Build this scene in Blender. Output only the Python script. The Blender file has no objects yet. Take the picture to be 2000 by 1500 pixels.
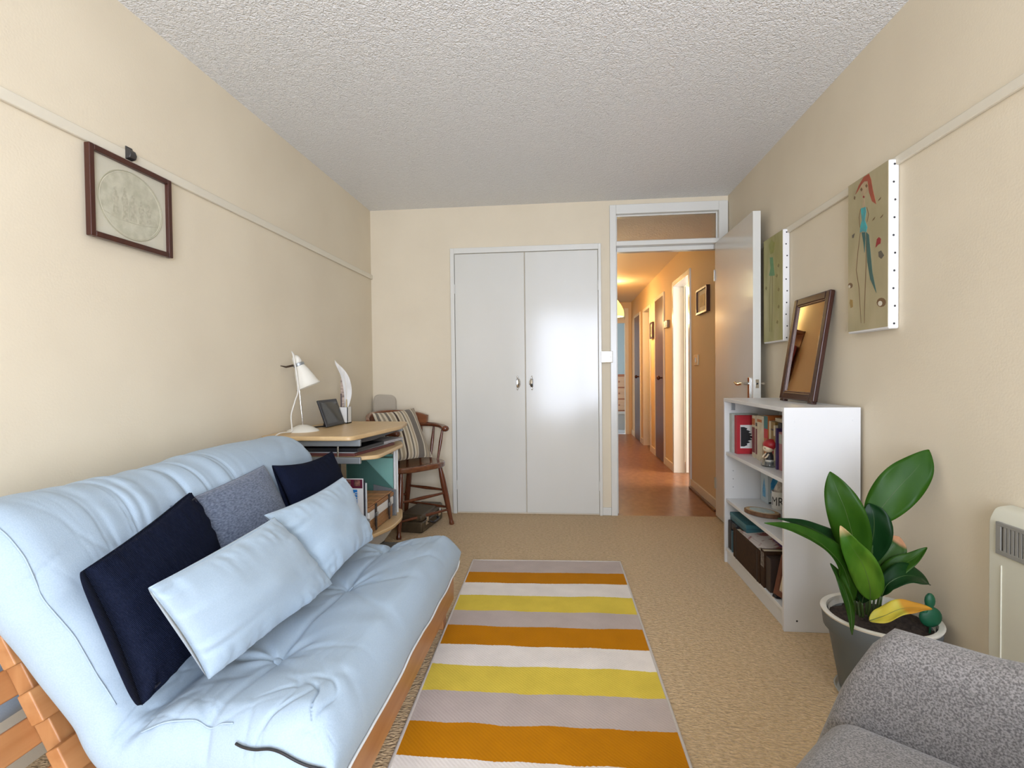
import bpy, math, random
import numpy as np
from mathutils import Vector, Matrix
random.seed(7); np.random.seed(7)
C = bpy.context.scene.collection
SC = bpy.context.scene
PI = math.pi
XL, XR, D, H, YR = -1.4716, 1.1831, 3.9242, 2.32, -1.4     # room: left, right, back, ceiling, rear

# ---------------------------------------------------------------- camera
cam = bpy.data.cameras.new('camera'); co = bpy.data.objects.new('camera', cam); C.objects.link(co)
cam.sensor_fit = 'HORIZONTAL'; cam.sensor_width = 36; cam.lens = 1023.26/2000*36
cam.clip_start = 0.02; cam.clip_end = 200
_ya, _pi, _ro, _h = -0.0991, -0.0203, -0.0109, 1.0609
_f = Vector((math.sin(_ya)*math.cos(_pi), math.cos(_ya)*math.cos(_pi), math.sin(_pi)))
_r = Vector((math.cos(_ya), -math.sin(_ya), 0)); _u = _r.cross(_f)
_r2 = math.cos(_ro)*_r+math.sin(_ro)*_u; _u2 = -math.sin(_ro)*_r+math.cos(_ro)*_u
_m = Matrix((_r2, _u2, -_f)).transposed().to_4x4(); _m.translation = (0, 0, _h); co.matrix_world = _m
SC.camera = co

# ---------------------------------------------------------------- world, lights, exposure
w = bpy.data.worlds.new('sky'); SC.world = w; w.use_nodes = True
bg = w.node_tree.nodes['Background']; bg.inputs[0].default_value = (.80, .90, 1, 1); bg.inputs[1].default_value = 1.6
SC.view_settings.view_transform = 'Standard'; SC.view_settings.look = 'None'
SC.view_settings.gamma = 1; SC.view_settings.use_curve_mapping = False; SC.view_settings.exposure = 1.05

def area(name, loc, direction, sx, sy, power, col):
    l = bpy.data.lights.new(name, 'AREA'); l.shape = 'RECTANGLE'; l.size = sx; l.size_y = sy; l.energy = power; l.color = col
    o = bpy.data.objects.new(name, l); C.objects.link(o); o.location = loc
    o.rotation_euler = Vector(direction).to_track_quat('-Z', 'Y').to_euler(); return o
# daylight at the wide window in the wall behind the camera
area('window_daylight', (.32, YR-.14, 1.2), (-.26, 1, 0.12), 1.7, 1.9, 74, (.765, .832, 1))
# daylight at the kitchen window and at the far bedroom window
area('kitchen_daylight', (3.2, 4.9, 1.35), (-1, .25, 0), 1.4, 1.2, 60, (.95, .97, 1))
area('bedroom_daylight', (-.9, 10.7, 1.4), (1, 0, -.1), 1.2, 1.2, 14, (.80, .90, 1))

# ---------------------------------------------------------------- materials
def nn(nt, t, **k):
    n = nt.nodes.new(t)
    for a, b in k.items(): setattr(n, a, b)
    return n
MATS = {}
def mat(name, col, rough=.55, metal=0, col2=None, vscale=8, vdetail=4, stretch=None, bump=0, bscale=80, bdist=.002, btype='noise',
        spec=.5, sheen=0, coat=0, emit=None, estr=0, contrast=(.35, .65), alpha=1, trans=0, rot=None, sss=0):
    if name in MATS: return MATS[name]
    m = bpy.data.materials.new(name); m.use_nodes = True; nt = m.node_tree; L = nt.links
    b = nt.nodes['Principled BSDF']
    b.inputs['Base Color'].default_value = (*col, 1); b.inputs['Roughness'].default_value = rough; b.inputs['Metallic'].default_value = metal
    b.inputs['Specular IOR Level'].default_value = spec; b.inputs['Sheen Weight'].default_value = sheen; b.inputs['Coat Weight'].default_value = coat
    b.inputs['Transmission Weight'].default_value = trans; b.inputs['Alpha'].default_value = alpha
    if emit: b.inputs['Emission Color'].default_value = (*emit, 1); b.inputs['Emission Strength'].default_value = estr
    tc = nn(nt, 'ShaderNodeTexCoord'); mp = nn(nt, 'ShaderNodeMapping'); L.new(tc.outputs['Object'], mp.inputs[0])
    if stretch: mp.inputs['Scale'].default_value = stretch
    if rot: mp.inputs['Rotation'].default_value = rot
    if col2 is not None:
        n = nn(nt, 'ShaderNodeTexNoise'); n.inputs['Scale'].default_value = vscale; n.inputs['Detail'].default_value = vdetail
        L.new(mp.outputs[0], n.inputs['Vector'])
        r = nn(nt, 'ShaderNodeValToRGB'); e = r.color_ramp.elements
        e[0].position, e[1].position = contrast; e[0].color = (*col, 1); e[1].color = (*col2, 1)
        L.new(n.outputs['Fac'], r.inputs[0]); L.new(r.outputs[0], b.inputs['Base Color'])
    if bump:
        bp = nn(nt, 'ShaderNodeBump'); bp.inputs['Strength'].default_value = bump; bp.inputs['Distance'].default_value = bdist
        if btype == 'noise':
            n = nn(nt, 'ShaderNodeTexNoise'); n.inputs['Scale'].default_value = bscale; n.inputs['Detail'].default_value = 3; out = n.outputs['Fac']
        elif btype == 'voronoi':
            n = nn(nt, 'ShaderNodeTexVoronoi', feature='SMOOTH_F1'); n.inputs['Scale'].default_value = bscale; out = n.outputs['Distance']
        elif btype == 'weave':
            n = nn(nt, 'ShaderNodeTexWave', wave_type='BANDS', bands_direction='DIAGONAL'); n.inputs['Scale'].default_value = bscale
            n.inputs['Distortion'].default_value = 1.5; out = n.outputs['Fac']
        L.new((mp if stretch and btype == 'noise' else tc).outputs[0 if stretch and btype == 'noise' else 'Object'], n.inputs['Vector'])
        L.new(out, bp.inputs['Height']); L.new(bp.outputs[0], b.inputs['Normal'])
    MATS[name] = m; return m

def wood(name, a, b, axis='x', rough=.4, scale=14, coat=0):
    st = {'x': (.07, 1, 1), 'y': (1, .07, 1), 'z': (1, 1, .07)}[axis]
    return mat(name, a, rough, col2=b, vscale=scale*2.2, vdetail=5, stretch=st, contrast=(.3, .7), bump=.15, bscale=scale*6, bdist=.001, coat=coat)

PAINT = mat('cream_wall_paint', (.775, .685, .525), .75, col2=(.74, .65, .495), vscale=2.5, bump=.25, bscale=140, bdist=.0015, spec=.25)
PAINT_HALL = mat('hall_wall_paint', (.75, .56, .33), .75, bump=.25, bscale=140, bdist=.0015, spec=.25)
WHITE = mat('white_gloss_paint', (.76, .75, .70), .22, col2=(.73, .72, .66), vscale=3, bump=.12, bscale=45, bdist=.0012)
WHITE_DOOR = mat('white_door_paint', (.72, .71, .66), .16, col2=(.69, .68, .62), vscale=2.2, stretch=(1, 1, .5), bump=.10, bscale=26, bdist=.0012)
LAM = mat('white_laminate', (.70, .70, .69), .35, bump=.08, bscale=160, bdist=.0006)
CHROME = mat('chrome', (.75, .74, .72), .12, 1)
STEEL = mat('grey_metal', (.33, .35, .36), .4, .6)
BLACKP = mat('black_plastic', (.015, .015, .017), .35)
DARKW = wood('mahogany_dark', (.045, .012, .008), (.075, .022, .012), 'z', .3)
BEECH = wood('beech_laminate', (.62, .42, .20), (.68, .48, .25), 'y', .35)
PINE = wood('pine', (.36, .15, .05), (.47, .23, .09), 'y', .45)
PINEV = wood('pine_upright', (.36, .15, .05), (.47, .23, .09), 'z', .45)
CHAIRW = wood('stained_chair_wood', (.10, .028, .012), (.17, .05, .02), 'z', .22, coat=.3)
MDARK = wood('mirror_frame_wood', (.030, .010, .007), (.055, .018, .012), 'z', .25)
BROWND = wood('brown_gloss_door', (.10, .04, .02), (.15, .06, .03), 'z', .36, scale=8)

def ceiling_mat():
    m = bpy.data.materials.new('stippled_ceiling_paint'); m.use_nodes = True; nt = m.node_tree; L = nt.links
    b = nt.nodes['Principled BSDF']; b.inputs['Base Color'].default_value = (.85, .86, .865, 1); b.inputs['Roughness'].default_value = .26; b.inputs['Specular IOR Level'].default_value = .45
    tc = nn(nt, 'ShaderNodeTexCoord'); n1 = nn(nt, 'ShaderNodeTexNoise'); n1.inputs['Scale'].default_value = 60; n1.inputs['Detail'].default_value = 1.5
    L.new(tc.outputs['Object'], n1.inputs['Vector'])
    mx = nn(nt, 'ShaderNodeMixRGB', blend_type='LINEAR_LIGHT'); mx.inputs[0].default_value = .03; L.new(tc.outputs['Object'], mx.inputs[1]); L.new(n1.outputs['Color'], mx.inputs[2])
    v = nn(nt, 'ShaderNodeTexVoronoi', feature='SMOOTH_F1'); v.inputs['Scale'].default_value = 74; v.inputs['Smoothness'].default_value = .6; L.new(mx.outputs[0], v.inputs['Vector'])
    bp = nn(nt, 'ShaderNodeBump'); bp.invert = True; bp.inputs['Strength'].default_value = .95; bp.inputs['Distance'].default_value = .006
    L.new(v.outputs['Distance'], bp.inputs['Height']); L.new(bp.outputs[0], b.inputs['Normal']); return m
CEIL = ceiling_mat()

def carpet_mat():
    m = bpy.data.materials.new('beige_loop_carpet'); m.use_nodes = True; nt = m.node_tree; L = nt.links
    b = nt.nodes['Principled BSDF']; b.inputs['Roughness'].default_value = .95; b.inputs['Specular IOR Level'].default_value = .1; b.inputs['Sheen Weight'].default_value = .15
    tc = nn(nt, 'ShaderNodeTexCoord'); mp = nn(nt, 'ShaderNodeMapping'); mp.inputs['Scale'].default_value = (1, 1.7, 1); L.new(tc.outputs['Object'], mp.inputs[0])
    v = nn(nt, 'ShaderNodeTexVoronoi', feature='SMOOTH_F1'); v.inputs['Scale'].default_value = 105; L.new(mp.outputs[0], v.inputs['Vector'])
    n = nn(nt, 'ShaderNodeTexNoise'); n.inputs['Scale'].default_value = 55; n.inputs['Detail'].default_value = 4; L.new(mp.outputs[0], n.inputs['Vector'])
    r = nn(nt, 'ShaderNodeValToRGB'); e = r.color_ramp.elements; e[0].position, e[1].position = .3, .7
    e[0].color = (.50, .345, .185, 1); e[1].color = (.70, .51, .30, 1); L.new(n.outputs['Fac'], r.inputs[0])
    ad = nn(nt, 'ShaderNodeMath', operation='MULTIPLY_ADD'); ad.inputs[1].default_value = -1.0; L.new(v.outputs['Distance'], ad.inputs[0]); L.new(n.outputs['Fac'], ad.inputs[2])
    bp = nn(nt, 'ShaderNodeBump'); bp.inputs['Strength'].default_value = .9; bp.inputs['Distance'].default_value = .008
    L.new(ad.outputs[0], bp.inputs['Height']); L.new(bp.outputs[0], b.inputs['Normal']); L.new(r.outputs[0], b.inputs['Base Color']); return m
CARPET = carpet_mat()

def fabric(name, a, b, scale=400, bump=.35, vscale=None, stretch=None, sheen=.25, contrast=(.3, .7), bdist=.0012):
    return mat(name, a, .9, col2=b, vscale=vscale or scale, vdetail=2, stretch=stretch, bump=bump, bscale=scale, bdist=bdist, spec=.15, sheen=sheen, contrast=contrast)
BLUE = fabric('pale_blue_cotton', (.34, .43, .515), (.38, .47, .555), 350, .25, sheen=.1)
BLUE2 = fabric('pale_blue_velvet', (.36, .46, .55), (.40, .50, .59), 350, .2, sheen=.2)
NAVY = mat('navy_weave', (.004, .006, .016), .85, col2=(.009, .012, .028), vscale=420, bump=.5, bscale=170, bdist=.0015, btype='weave', spec=.06)
DENIM = fabric('blue_grey_weave', (.06, .08, .125), (.17, .20, .27), 260, .5, stretch=(1, .35, 1))
GREYF = fabric('grey_melange_upholstery', (.10, .092, .085), (.255, .235, .22), 420, .5, vscale=330, contrast=(.36, .64), bdist=.0012)

# ---------------------------------------------------------------- mesh helpers
class MB:
    def __init__(s): s.v = []; s.f = []
    def add(s, V, F):
        o = len(s.v); s.v += [tuple(map(float, p)) for p in V]; s.f += [tuple(i+o for i in f) for f in F]; return s
    def obox(s, c, ax, hs):
        c = np.array(c, float); a = [np.array(x, float)*h for x, h in zip(ax, hs)]
        V = [c+i*a[0]+j*a[1]+k*a[2] for i in (-1, 1) for j in (-1, 1) for k in (-1, 1)]
        return s.add(V, [(0, 1, 3, 2), (4, 6, 7, 5), (0, 4, 5, 1), (2, 3, 7, 6), (0, 2, 6, 4), (1, 5, 7, 3)])
    def box(s, x0, x1, y0, y1, z0, z1):
        return s.obox(((x0+x1)/2, (y0+y1)/2, (z0+z1)/2), np.eye(3), (abs(x1-x0)/2, abs(y1-y0)/2, abs(z1-z0)/2))
    def tube(s, P, r, n=10, caps=True, closed=False, flat=None):
        P = [np.array(p, float) for p in P]; N = len(P); r = [r]*N if np.isscalar(r) else list(r)
        V = []; F = []; prev = None
        for i, p in enumerate(P):
            t = P[(i+1) % N]-P[i-1] if closed else P[min(i+1, N-1)]-P[max(i-1, 0)]
            t /= np.linalg.norm(t)+1e-12
            if prev is None:
                a = np.array((0, 0, 1.)) if abs(t[2]) < .9 else np.array((1., 0, 0)); u = np.cross(a, t)
            else: u = prev-t*np.dot(prev, t)
            u /= np.linalg.norm(u)+1e-12; prev = u; wv = np.cross(t, u)
            for k in range(n):
                a = 2*PI*k/n; V.append(p+r[i]*(math.cos(a)*u+math.sin(a)*wv*(flat or 1)))
        for i in range(N if closed else N-1):
            j = (i+1) % N
            for k in range(n): F.append((i*n+k, i*n+(k+1) % n, j*n+(k+1) % n, j*n+k))
        if caps and not closed: F += [tuple(range(n))[::-1], tuple(range((N-1)*n, N*n))]
        return s.add(V, F)
    def cyl(s, a, b, r, r2=None, n=16): return s.tube([a, b], [r, r if r2 is None else r2], n)
    def lathe(s, prof, c=(0, 0, 0), n=28, ax=None, caps=True):
        c = np.array(c, float); ax = np.eye(3) if ax is None else np.array(ax, float); V = []; F = []
        for r, z in prof:
            for k in range(n):
                a = 2*PI*k/n; V.append(c+ax[0]*r*math.cos(a)+ax[1]*r*math.sin(a)+ax[2]*z)
        for i in range(len(prof)-1):
            for k in range(n): F.append((i*n+k, i*n+(k+1) % n, (i+1)*n+(k+1) % n, (i+1)*n+k))
        if caps and prof[0][0] > 1e-5: F.append(tuple(range(n))[::-1])
        if caps and prof[-1][0] > 1e-5: F.append(tuple(range((len(prof)-1)*n, len(prof)*n)))
        return s.add(V, F)
    def ell(s, c, r, n=16, ax=None):
        m = n//2; prof = [(max(math.sin(PI*i/m), 1e-6), -math.cos(PI*i/m)) for i in range(m+1)]
        A = np.eye(3) if ax is None else np.array(ax, float)
        return s.lathe(prof, c, n, [A[0]*r[0], A[1]*r[1], A[2]*r[2]])
    def prism(s, poly, o, U, V, N, h):
        o, U, V, N = [np.array(x, float) for x in (o, U, V, N)]; n = len(poly)
        P = [o+U*a+V*b for a, b in poly]; Q = [p+N*h for p in P]
        return s.add(P+Q, [tuple(range(n))[::-1], tuple(range(n, 2*n))]+[(i, (i+1) % n, (i+1) % n+n, i+n) for i in range(n)])
    def grid(s, A, closeu=False, closev=False):
        nu, nv = A.shape[:2]; F = []
        for i in range(nu if closeu else nu-1):
            for j in range(nv if closev else nv-1):
                a, b = (i+1) % nu, (j+1) % nv; F.append((i*nv+j, a*nv+j, a*nv+b, i*nv+b))
        return s.add(A.reshape(-1, 3), F)
    def build(s, name, m, parent=None, smooth=0, bevel=0, seg=2, origin=None, subsurf=0, kind=None):
        V = np.array(s.v, float)
        if parent is not None: o = np.array(WL[parent.name])
        elif origin is not None: o = np.array(origin, float)
        else: o = np.array(((V[:, 0].min()+V[:, 0].max())/2, (V[:, 1].min()+V[:, 1].max())/2, V[:, 2].min()))
        me = bpy.data.meshes.new(name); me.from_pydata((V-o).tolist(), [], s.f); me.validate(); me.materials.append(m)
        import bmesh
        bm = bmesh.new(); bm.from_mesh(me); bmesh.ops.recalc_face_normals(bm, faces=bm.faces); bm.to_mesh(me); bm.free()
        ob = bpy.data.objects.new(name, me); C.objects.link(ob)
        if smooth:
            me.polygons.foreach_set('use_smooth', [True]*len(me.polygons))
            if smooth < 180: me.set_sharp_from_angle(angle=math.radians(smooth))
        if parent is not None: ob.parent = parent
        else: ob.location = o
        WL[ob.name] = tuple(o)
        if subsurf:
            md = ob.modifiers.new('sub', 'SUBSURF'); md.levels = md.render_levels = subsurf
        if bevel:
            md = ob.modifiers.new('bev', 'BEVEL'); md.width = bevel; md.segments = seg; md.limit_method = 'ANGLE'; md.angle_limit = math.radians(40)
            if not smooth:
                me.polygons.foreach_set('use_smooth', [True]*len(me.polygons)); md.harden_normals = True
        if kind: ob['kind'] = kind
        return ob
WL = {}
def tag(o, label, cat, group=None):
    o['label'] = label; o['category'] = cat
    if group: o['group'] = group
    return o
def thing(name, label, cat, loc, group=None):
    o = bpy.data.objects.new(name, None); C.objects.link(o); o.location = loc; o.empty_display_size = .05; WL[o.name] = tuple(loc)
    return tag(o, label, cat, group)
def struct(o): o['kind'] = 'structure'; return o
def B(*a): return MB().box(*a)
def unit(v): v = np.array(v, float); return v/np.linalg.norm(v)
def bez(P, n):
    P = [np.array(p, float) for p in P]; out = []
    for t in np.linspace(0, 1, n):
        Q = list(P)
        while len(Q) > 1: Q = [a*(1-t)+b*t for a, b in zip(Q, Q[1:])]
        out.append(Q[0])
    return out
def spline(P, n):                                    # Catmull-Rom through points
    P = [np.array(p, float) for p in P]; P = [2*P[0]-P[1]]+P+[2*P[-1]-P[-2]]; out = []
    for i in range(1, len(P)-2):
        for t in np.linspace(0, 1, n, endpoint=False):
            a, b, c, d = P[i-1:i+3]; out.append(.5*(2*b+(c-a)*t+(2*a-5*b+4*c-d)*t*t+(3*b-a-3*c+d)*t**3))
    out.append(P[-2]); return out
_perm = np.random.RandomState(3).rand(256, 256)
def vnoise(x, y):
    x = np.asarray(x, float); y = np.asarray(y, float)
    xi, yi = np.floor(x).astype(int), np.floor(y).astype(int); fx, fy = x-xi, y-yi
    fx = fx*fx*(3-2*fx); fy = fy*fy*(3-2*fy); g = lambda a, b: _perm[a % 256, b % 256]
    return ((g(xi, yi)*(1-fx)+g(xi+1, yi)*fx)*(1-fy)+(g(xi, yi+1)*(1-fx)+g(xi+1, yi+1)*fx)*fy)*2-1
def text_part(name, body, size, o, U, V, m, parent, depth=.0004, align='CENTER'):
    cu = bpy.data.curves.new(name, 'FONT'); cu.body = body; cu.size = size; cu.extrude = depth; cu.align_x = align
    t = bpy.data.objects.new(name, cu); C.objects.link(t); dg = bpy.context.evaluated_depsgraph_get()
    me = bpy.data.meshes.new_from_object(t.evaluated_get(dg)); bpy.data.objects.remove(t)
    U, V = unit(U), unit(V); N = np.cross(U, V); o = np.array(o, float)-np.array(WL[parent.name])
    for v in me.vertices: v.co = Vector(o+U*v.co.x+V*v.co.y+N*v.co.z)
    me.materials.clear(); me.materials.append(m); ob = bpy.data.objects.new(name, me); C.objects.link(ob); ob.parent = parent
    WL[ob.name] = WL[parent.name]; return ob

# ================================================================ ROOM SHELL
struct(B(XL-.1, XR+.1, YR-.1, D+.0, -.06, 0).build('floor', CARPET, origin=(0, 0, 0)))
struct(B(XL-.1, XR+.1, YR-.1, D+.12, H, H+.08).build('ceiling', CEIL, origin=(0, 0, H)))
struct(B(XL-.1, XL, YR-.1, D+.1, 0, H).build('wall_left', PAINT))
struct(B(XR, XR+.1, YR-.1, D+.1, 0, H).build('wall_right', PAINT))
# back wall with the doorway cut out (x .374 to 1.135, up to 2.23)
struct(B(XL, .36, D, D+.12, 0, H).box(1.135, XR, D, D+.12, 0, H).box(.36, 1.135, D, D+.12, 2.235, H).build('wall_back', PAINT))
# rear wall behind the camera with its wide window
struct(B(XL, -.55, YR-.1, YR, 0, H).box(1.15, XR, YR-.1, YR, 0, H).box(-.55, 1.15, YR-.1, YR, 2.15, H).box(-.55, 1.15, YR-.1, YR, 0, .25).build('wall_rear', PAINT))
GLASS = bpy.data.materials.new('clear_window_glass'); GLASS.use_nodes = True
nt = GLASS.node_tree; nt.nodes.clear(); _o = nn(nt, 'ShaderNodeOutputMaterial'); _mx = nn(nt, 'ShaderNodeMixShader'); _t = nn(nt, 'ShaderNodeBsdfTransparent'); _g = nn(nt, 'ShaderNodeBsdfGlossy'); _g.inputs['Roughness'].default_value = .02
_mx.inputs[0].default_value = .05; nt.links.new(_t.outputs[0], _mx.inputs[1]); nt.links.new(_g.outputs[0], _mx.inputs[2]); nt.links.new(_mx.outputs[0], _o.inputs[0])
win = MB()
for x in (-.55, .275, 1.1): win.box(x, x+.05, YR-.08, YR-.02, .25, 2.15)
for z in (.25, 2.10): win.box(-.55, 1.15, YR-.08, YR-.02, z, z+.05)
win1 = struct(win.build('window_1', WHITE))
for x0, x1 in ((-.50, .275), (.325, 1.1)): B(x0, x1, YR-.053, YR-.047, .30, 2.10).build('pane', GLASS, win1)

# picture rails
RAIL = mat('rail_paint', (.74, .68, .55), .4, bump=.05, bscale=60)
struct(B(XL, XL+.014, YR, D, 1.793, 1.828).build('trim_1', RAIL, bevel=.004))
struct(B(XR-.014, XR, YR, D, 1.780, 1.812).build('trim_2', RAIL, bevel=.004))

# built-in cupboard: frame and two flush doors with cup pulls
cf = MB()
cf.box(-.848, -.818, D-.022, D, 0, 2.007).box(.256, .277, D-.022, D, 0, 2.007).box(-.818, .256, D-.022, D, 1.966, 2.007)
struct(cf.build('trim_3', WHITE, bevel=.002))
def cup_pull(parent, x, s):
    # moulded half-round pull, opening towards the meeting edge
    z0 = .988; mb = MB(); A = np.zeros((13, 9, 3))
    for i in range(13):
        a = PI*i/12
        for j in range(9):
            b = PI/2*j/8
            A[i, j] = (x-s*.016+s*.027*math.sin(a)*math.cos(b)*.95, D-.017-.017*math.sin(b)*math.sin(a)**.5, z0+.040*math.cos(a)*(1-.12*math.sin(b)))
    mb.grid(A)
    # rim flange with screw lugs
    mb.tube([A[i, 0] for i in range(13)], .003, 6)
    mb.ell((x-s*.012, D-.018, z0+.045), (.007, .004, .009), 8).ell((x-s*.012, D-.018, z0-.045), (.007, .004, .009), 8)
    h = mb.build('handle', CHROME, parent, smooth=60); h['label'] = 'chrome cup pull'
    B(x-s*.016-.004, x-s*.016+.004, D-.0175, D-.0165, z0-.03, z0+.03).build('pull_recess', BLACKP, h)
d1 = struct(B(-.815, -.290, D-.016, D-.001, .012, 1.962).build('door_1', WHITE_DOOR, bevel=.003))
d2 = struct(B(-.284, .253, D-.016, D-.001, .012, 1.962).build('door_2', WHITE_DOOR, bevel=.003))
cup_pull(d1, -.335, 1); cup_pull(d2, -.250, -1)
for d, x in ((d1, -.816), (d2, .254)):
    for z in (.22, 1.70): MB().cyl((x, D-.022, z-.035), (x, D-.022, z+.035), .0045, n=8).build('hinge', WHITE, d, smooth=60)

# room doorway: frame, transom bar, obscured over-light
df = MB()
df.box(.342, .388, D-.018, D+.12, 0, 2.283).box(1.115, 1.178, D-.018, D-.0, 1.98, 2.283).box(1.135, 1.178, D-.018, D+.12, 0, 2.0).box(.388, 1.115, D-.018, D+.12, 2.216, 2.283).box(.388, 1.135, D-.014, D+.12, 1.985, 2.018)
df.box(1.115, 1.135, D, D+.12, 1.98, 2.283)
df.box(.388, .400, D+.045, D+.10, 0, 1.985).box(.388, 1.135, D+.045, D+.10, 1.952, 1.985)
struct(df.build('trim_4', WHITE, bevel=.003))
TRG = mat('patterned_glass', (.74, .66, .50), .28, trans=.9, bump=.5, bscale=120, bdist=.003, btype='voronoi')
tw = struct(MB().box(.388, .398, D+.02, D+.05, 2.018, 2.216).box(1.105, 1.115, D+.02, D+.05, 2.018, 2.216).box(.398, 1.105, D+.02, D+.05, 2.206, 2.216).box(.398, 1.105, D+.02, D+.05, 2.018, 2.028).build('window_2', WHITE, bevel=.002))
B(.398, 1.105, D+.032, D+.038, 2.028, 2.206).build('pane', TRG, tw)
struct(B(.277, .342, D-.014, D, 0, .058).build('baseboard_back', WHITE, bevel=.004))

# open room door, folded back against the right wall
d3 = struct(B(1.090, 1.134, D-.766, D-.004, .012, 1.981).build('door_3', WHITE_DOOR, bevel=.002))
hd = MB(); hd.box(1.082, 1.090, 3.195, 3.232, .868, 1.022)
hp = hd.build('handle_plate', CHROME, d3, bevel=.003); hp['label'] = 'chrome lever handle plate'
lev = MB(); lev.cyl((1.083, 3.213, .985), (1.045, 3.213, .985), .009, .008, 12)
lev.tube(spline([(1.045, 3.205, .985), (1.043, 3.235, .983), (1.042, 3.27, .979), (1.041, 3.30, .981), (1.042, 3.325, .990)], 6), .0085, 10)
lev.build('lever', CHROME, hp, smooth=60)
lv2 = MB(); lv2.box(1.134, 1.139, 3.195, 3.232, .868, 1.022).cyl((1.139, 3.213, .985), (1.166, 3.213, .985), .008, n=10).tube([(1.163, 3.205, .985), (1.163, 3.25, .983), (1.163, 3.31, .985)], .008, 8)
lv2.build('lever', CHROME, d3, smooth=40)
B(1.102, 1.122, 3.1565, 3.159, .96, 1.01).build('latch_plate', CHROME, d3, bevel=.0005)
MB().cyl((1.112, 3.157, .987), (1.112, 3.150, .985), .005, n=8).build('latch', BLACKP, d3)
for z in (.25, 1.75): MB().cyl((1.085, D-.003, z-.04), (1.085, D-.003, z+.04), .006, n=8).build('hinge', CHROME, d3, smooth=60)
# door stop wedge on the carpet
ds = MB().prism([(0, 0), (.09, 0), (.09, .008), (.02, .028), (0, .028)], (1.075, 3.10, 0), (-.35, -.93, 0), (0, 0, 1), (.93, -.35, 0), .035)
tag(ds.build('door_wedge', mat('wedge_brown', (.16, .11, .07), .6), bevel=.002), 'small brown wedge on the carpet under the open white door', 'door wedge')

# ---------------------------------------------------------------- hallway beyond the door
HX0, HX1, HE, HH = .30, 1.15, 9.1, 2.25
VINYL = mat('brown_vinyl_floor', (.24, .085, .030), .3, col2=(.32, .135, .055), vscale=22, vdetail=6, stretch=(1, .5, 1), bump=.1, bscale=60)
struct(B(.2, 3.3, D, HE, -.06, 0).build('floor_hall', VINYL, origin=(0, 0, 0)))
struct(B(HX0, 3.3, D+.12, HE+.1, HH, HH+.08).build('ceiling_hall', mat('hall_ceiling', (.72, .62, .46), .7)))
struct(B(HX0-.1, HX0, D+.12, HE, 0, HH).build('wall_hall_left', PAINT_HALL))
OPEN = [(4.93, 5.62, 1.955), (6.16, 6.72, 1.95), (7.12, 7.72, 1.93), (8.05, 8.66, 1.94)]
wh = MB(); y = D+.12
for a, b, z in OPEN:
    wh.box(HX1, HX1+.1, y, a, 0, HH).box(HX1, HX1+.1, a, b, z, HH); y = b
wh.box(HX1, HX1+.1, y, HE, 0, HH)
struct(wh.build('wall_hall_right', PAINT_HALL))
HT = mat('hall_trim_paint', (.76, .66, .50), .35)
for i, (a, b, z) in enumerate(OPEN):
    m = WHITE if i == 0 else HT; t = MB()
    wd = .06 if i == 0 else .045
    t.box(HX1-.015, HX1+.1, a-wd+.02, a+.012, 0, z+wd-.02).box(HX1-.015, HX1+.1, b-.012, b+wd-.02, 0, z+wd-.02).box(HX1-.015, HX1+.1, a+.012, b-.012, z-.012, z+wd-.02)
    struct(t.build('trim_%d' % (5+i), m, bevel=.003))
segs = [(D+.12, 4.88), (5.68, 6.12), (6.77, 7.07), (7.78, 8.0), (8.71, HE)]
bb = MB()
for a, b in segs: bb.box(HX1-.014, HX1, a, b, 0, .085)
struct(bb.build('baseboard_hall', HT, bevel=.004))
bq = MB().box(HX1-.032, HX1-.0145, D+.13, 4.88, 0, .022)
struct(bq.build('trim_9', wood('quadrant_wood', (.10, .03, .015), (.15, .05, .02), 'y', .3), bevel=.006))
# kitchen: white leaf standing open inside, bright room behind
struct(B(HX1+.1, 3.3, 6.3, 6.4, 0, HH).build('wall_kitchen', PAINT))
struct(B(3.3, 3.4, D+.2, 6.4, 0, HH).build('wall_kitchen_end', PAINT))
struct(B(HX1+.1, 3.3, D+.12, D+.22, 0, HH).build('wall_kitchen_near', PAINT))
d5 = struct(B(HX1+.105, HX1+.80, 5.575, 5.61, .01, 1.94).build('door_4', WHITE, bevel=.002))
MB().cyl((HX1+.74, 5.575, 1.0), (HX1+.74, 5.53, 1.0), .012, n=8).ell((HX1+.74, 5.52, 1.0), (.02, .02, .02), 10).build('knob', CHROME, d5, smooth=60)
for z in (.35, .95, 1.05, 1.62):
    struct(B(HX1+.055, HX1+.075, 4.9425, 4.9445, z, z+.05).build('trim_hinge_keep', BLACKP))
# glossy brown doors
def brown_door(n, a, b, x, z, knob):
    d = struct(B(x, x+.04, a+.014, b-.014, .01, z-.014).build('door_%d' % n, BROWND, bevel=.002))
    k = MB().cyl((x, knob, .99), (x-.03, knob, .99), .01, n=8).ell((x-.045, knob, .99), (.022, .026, .026), 12)
    k.build('knob', mat('bronze_knob', (.12, .045, .03), .25, .7), d, smooth=60); return d
brown_door(5, 6.16, 6.72, HX1-.012, 1.95, 6.24)
brown_door(6, 7.12, 7.72, HX1+.075, 1.93, 7.20)
brown_door(7, 8.05, 8.66, HX1-.012, 1.94, 8.13)
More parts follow.
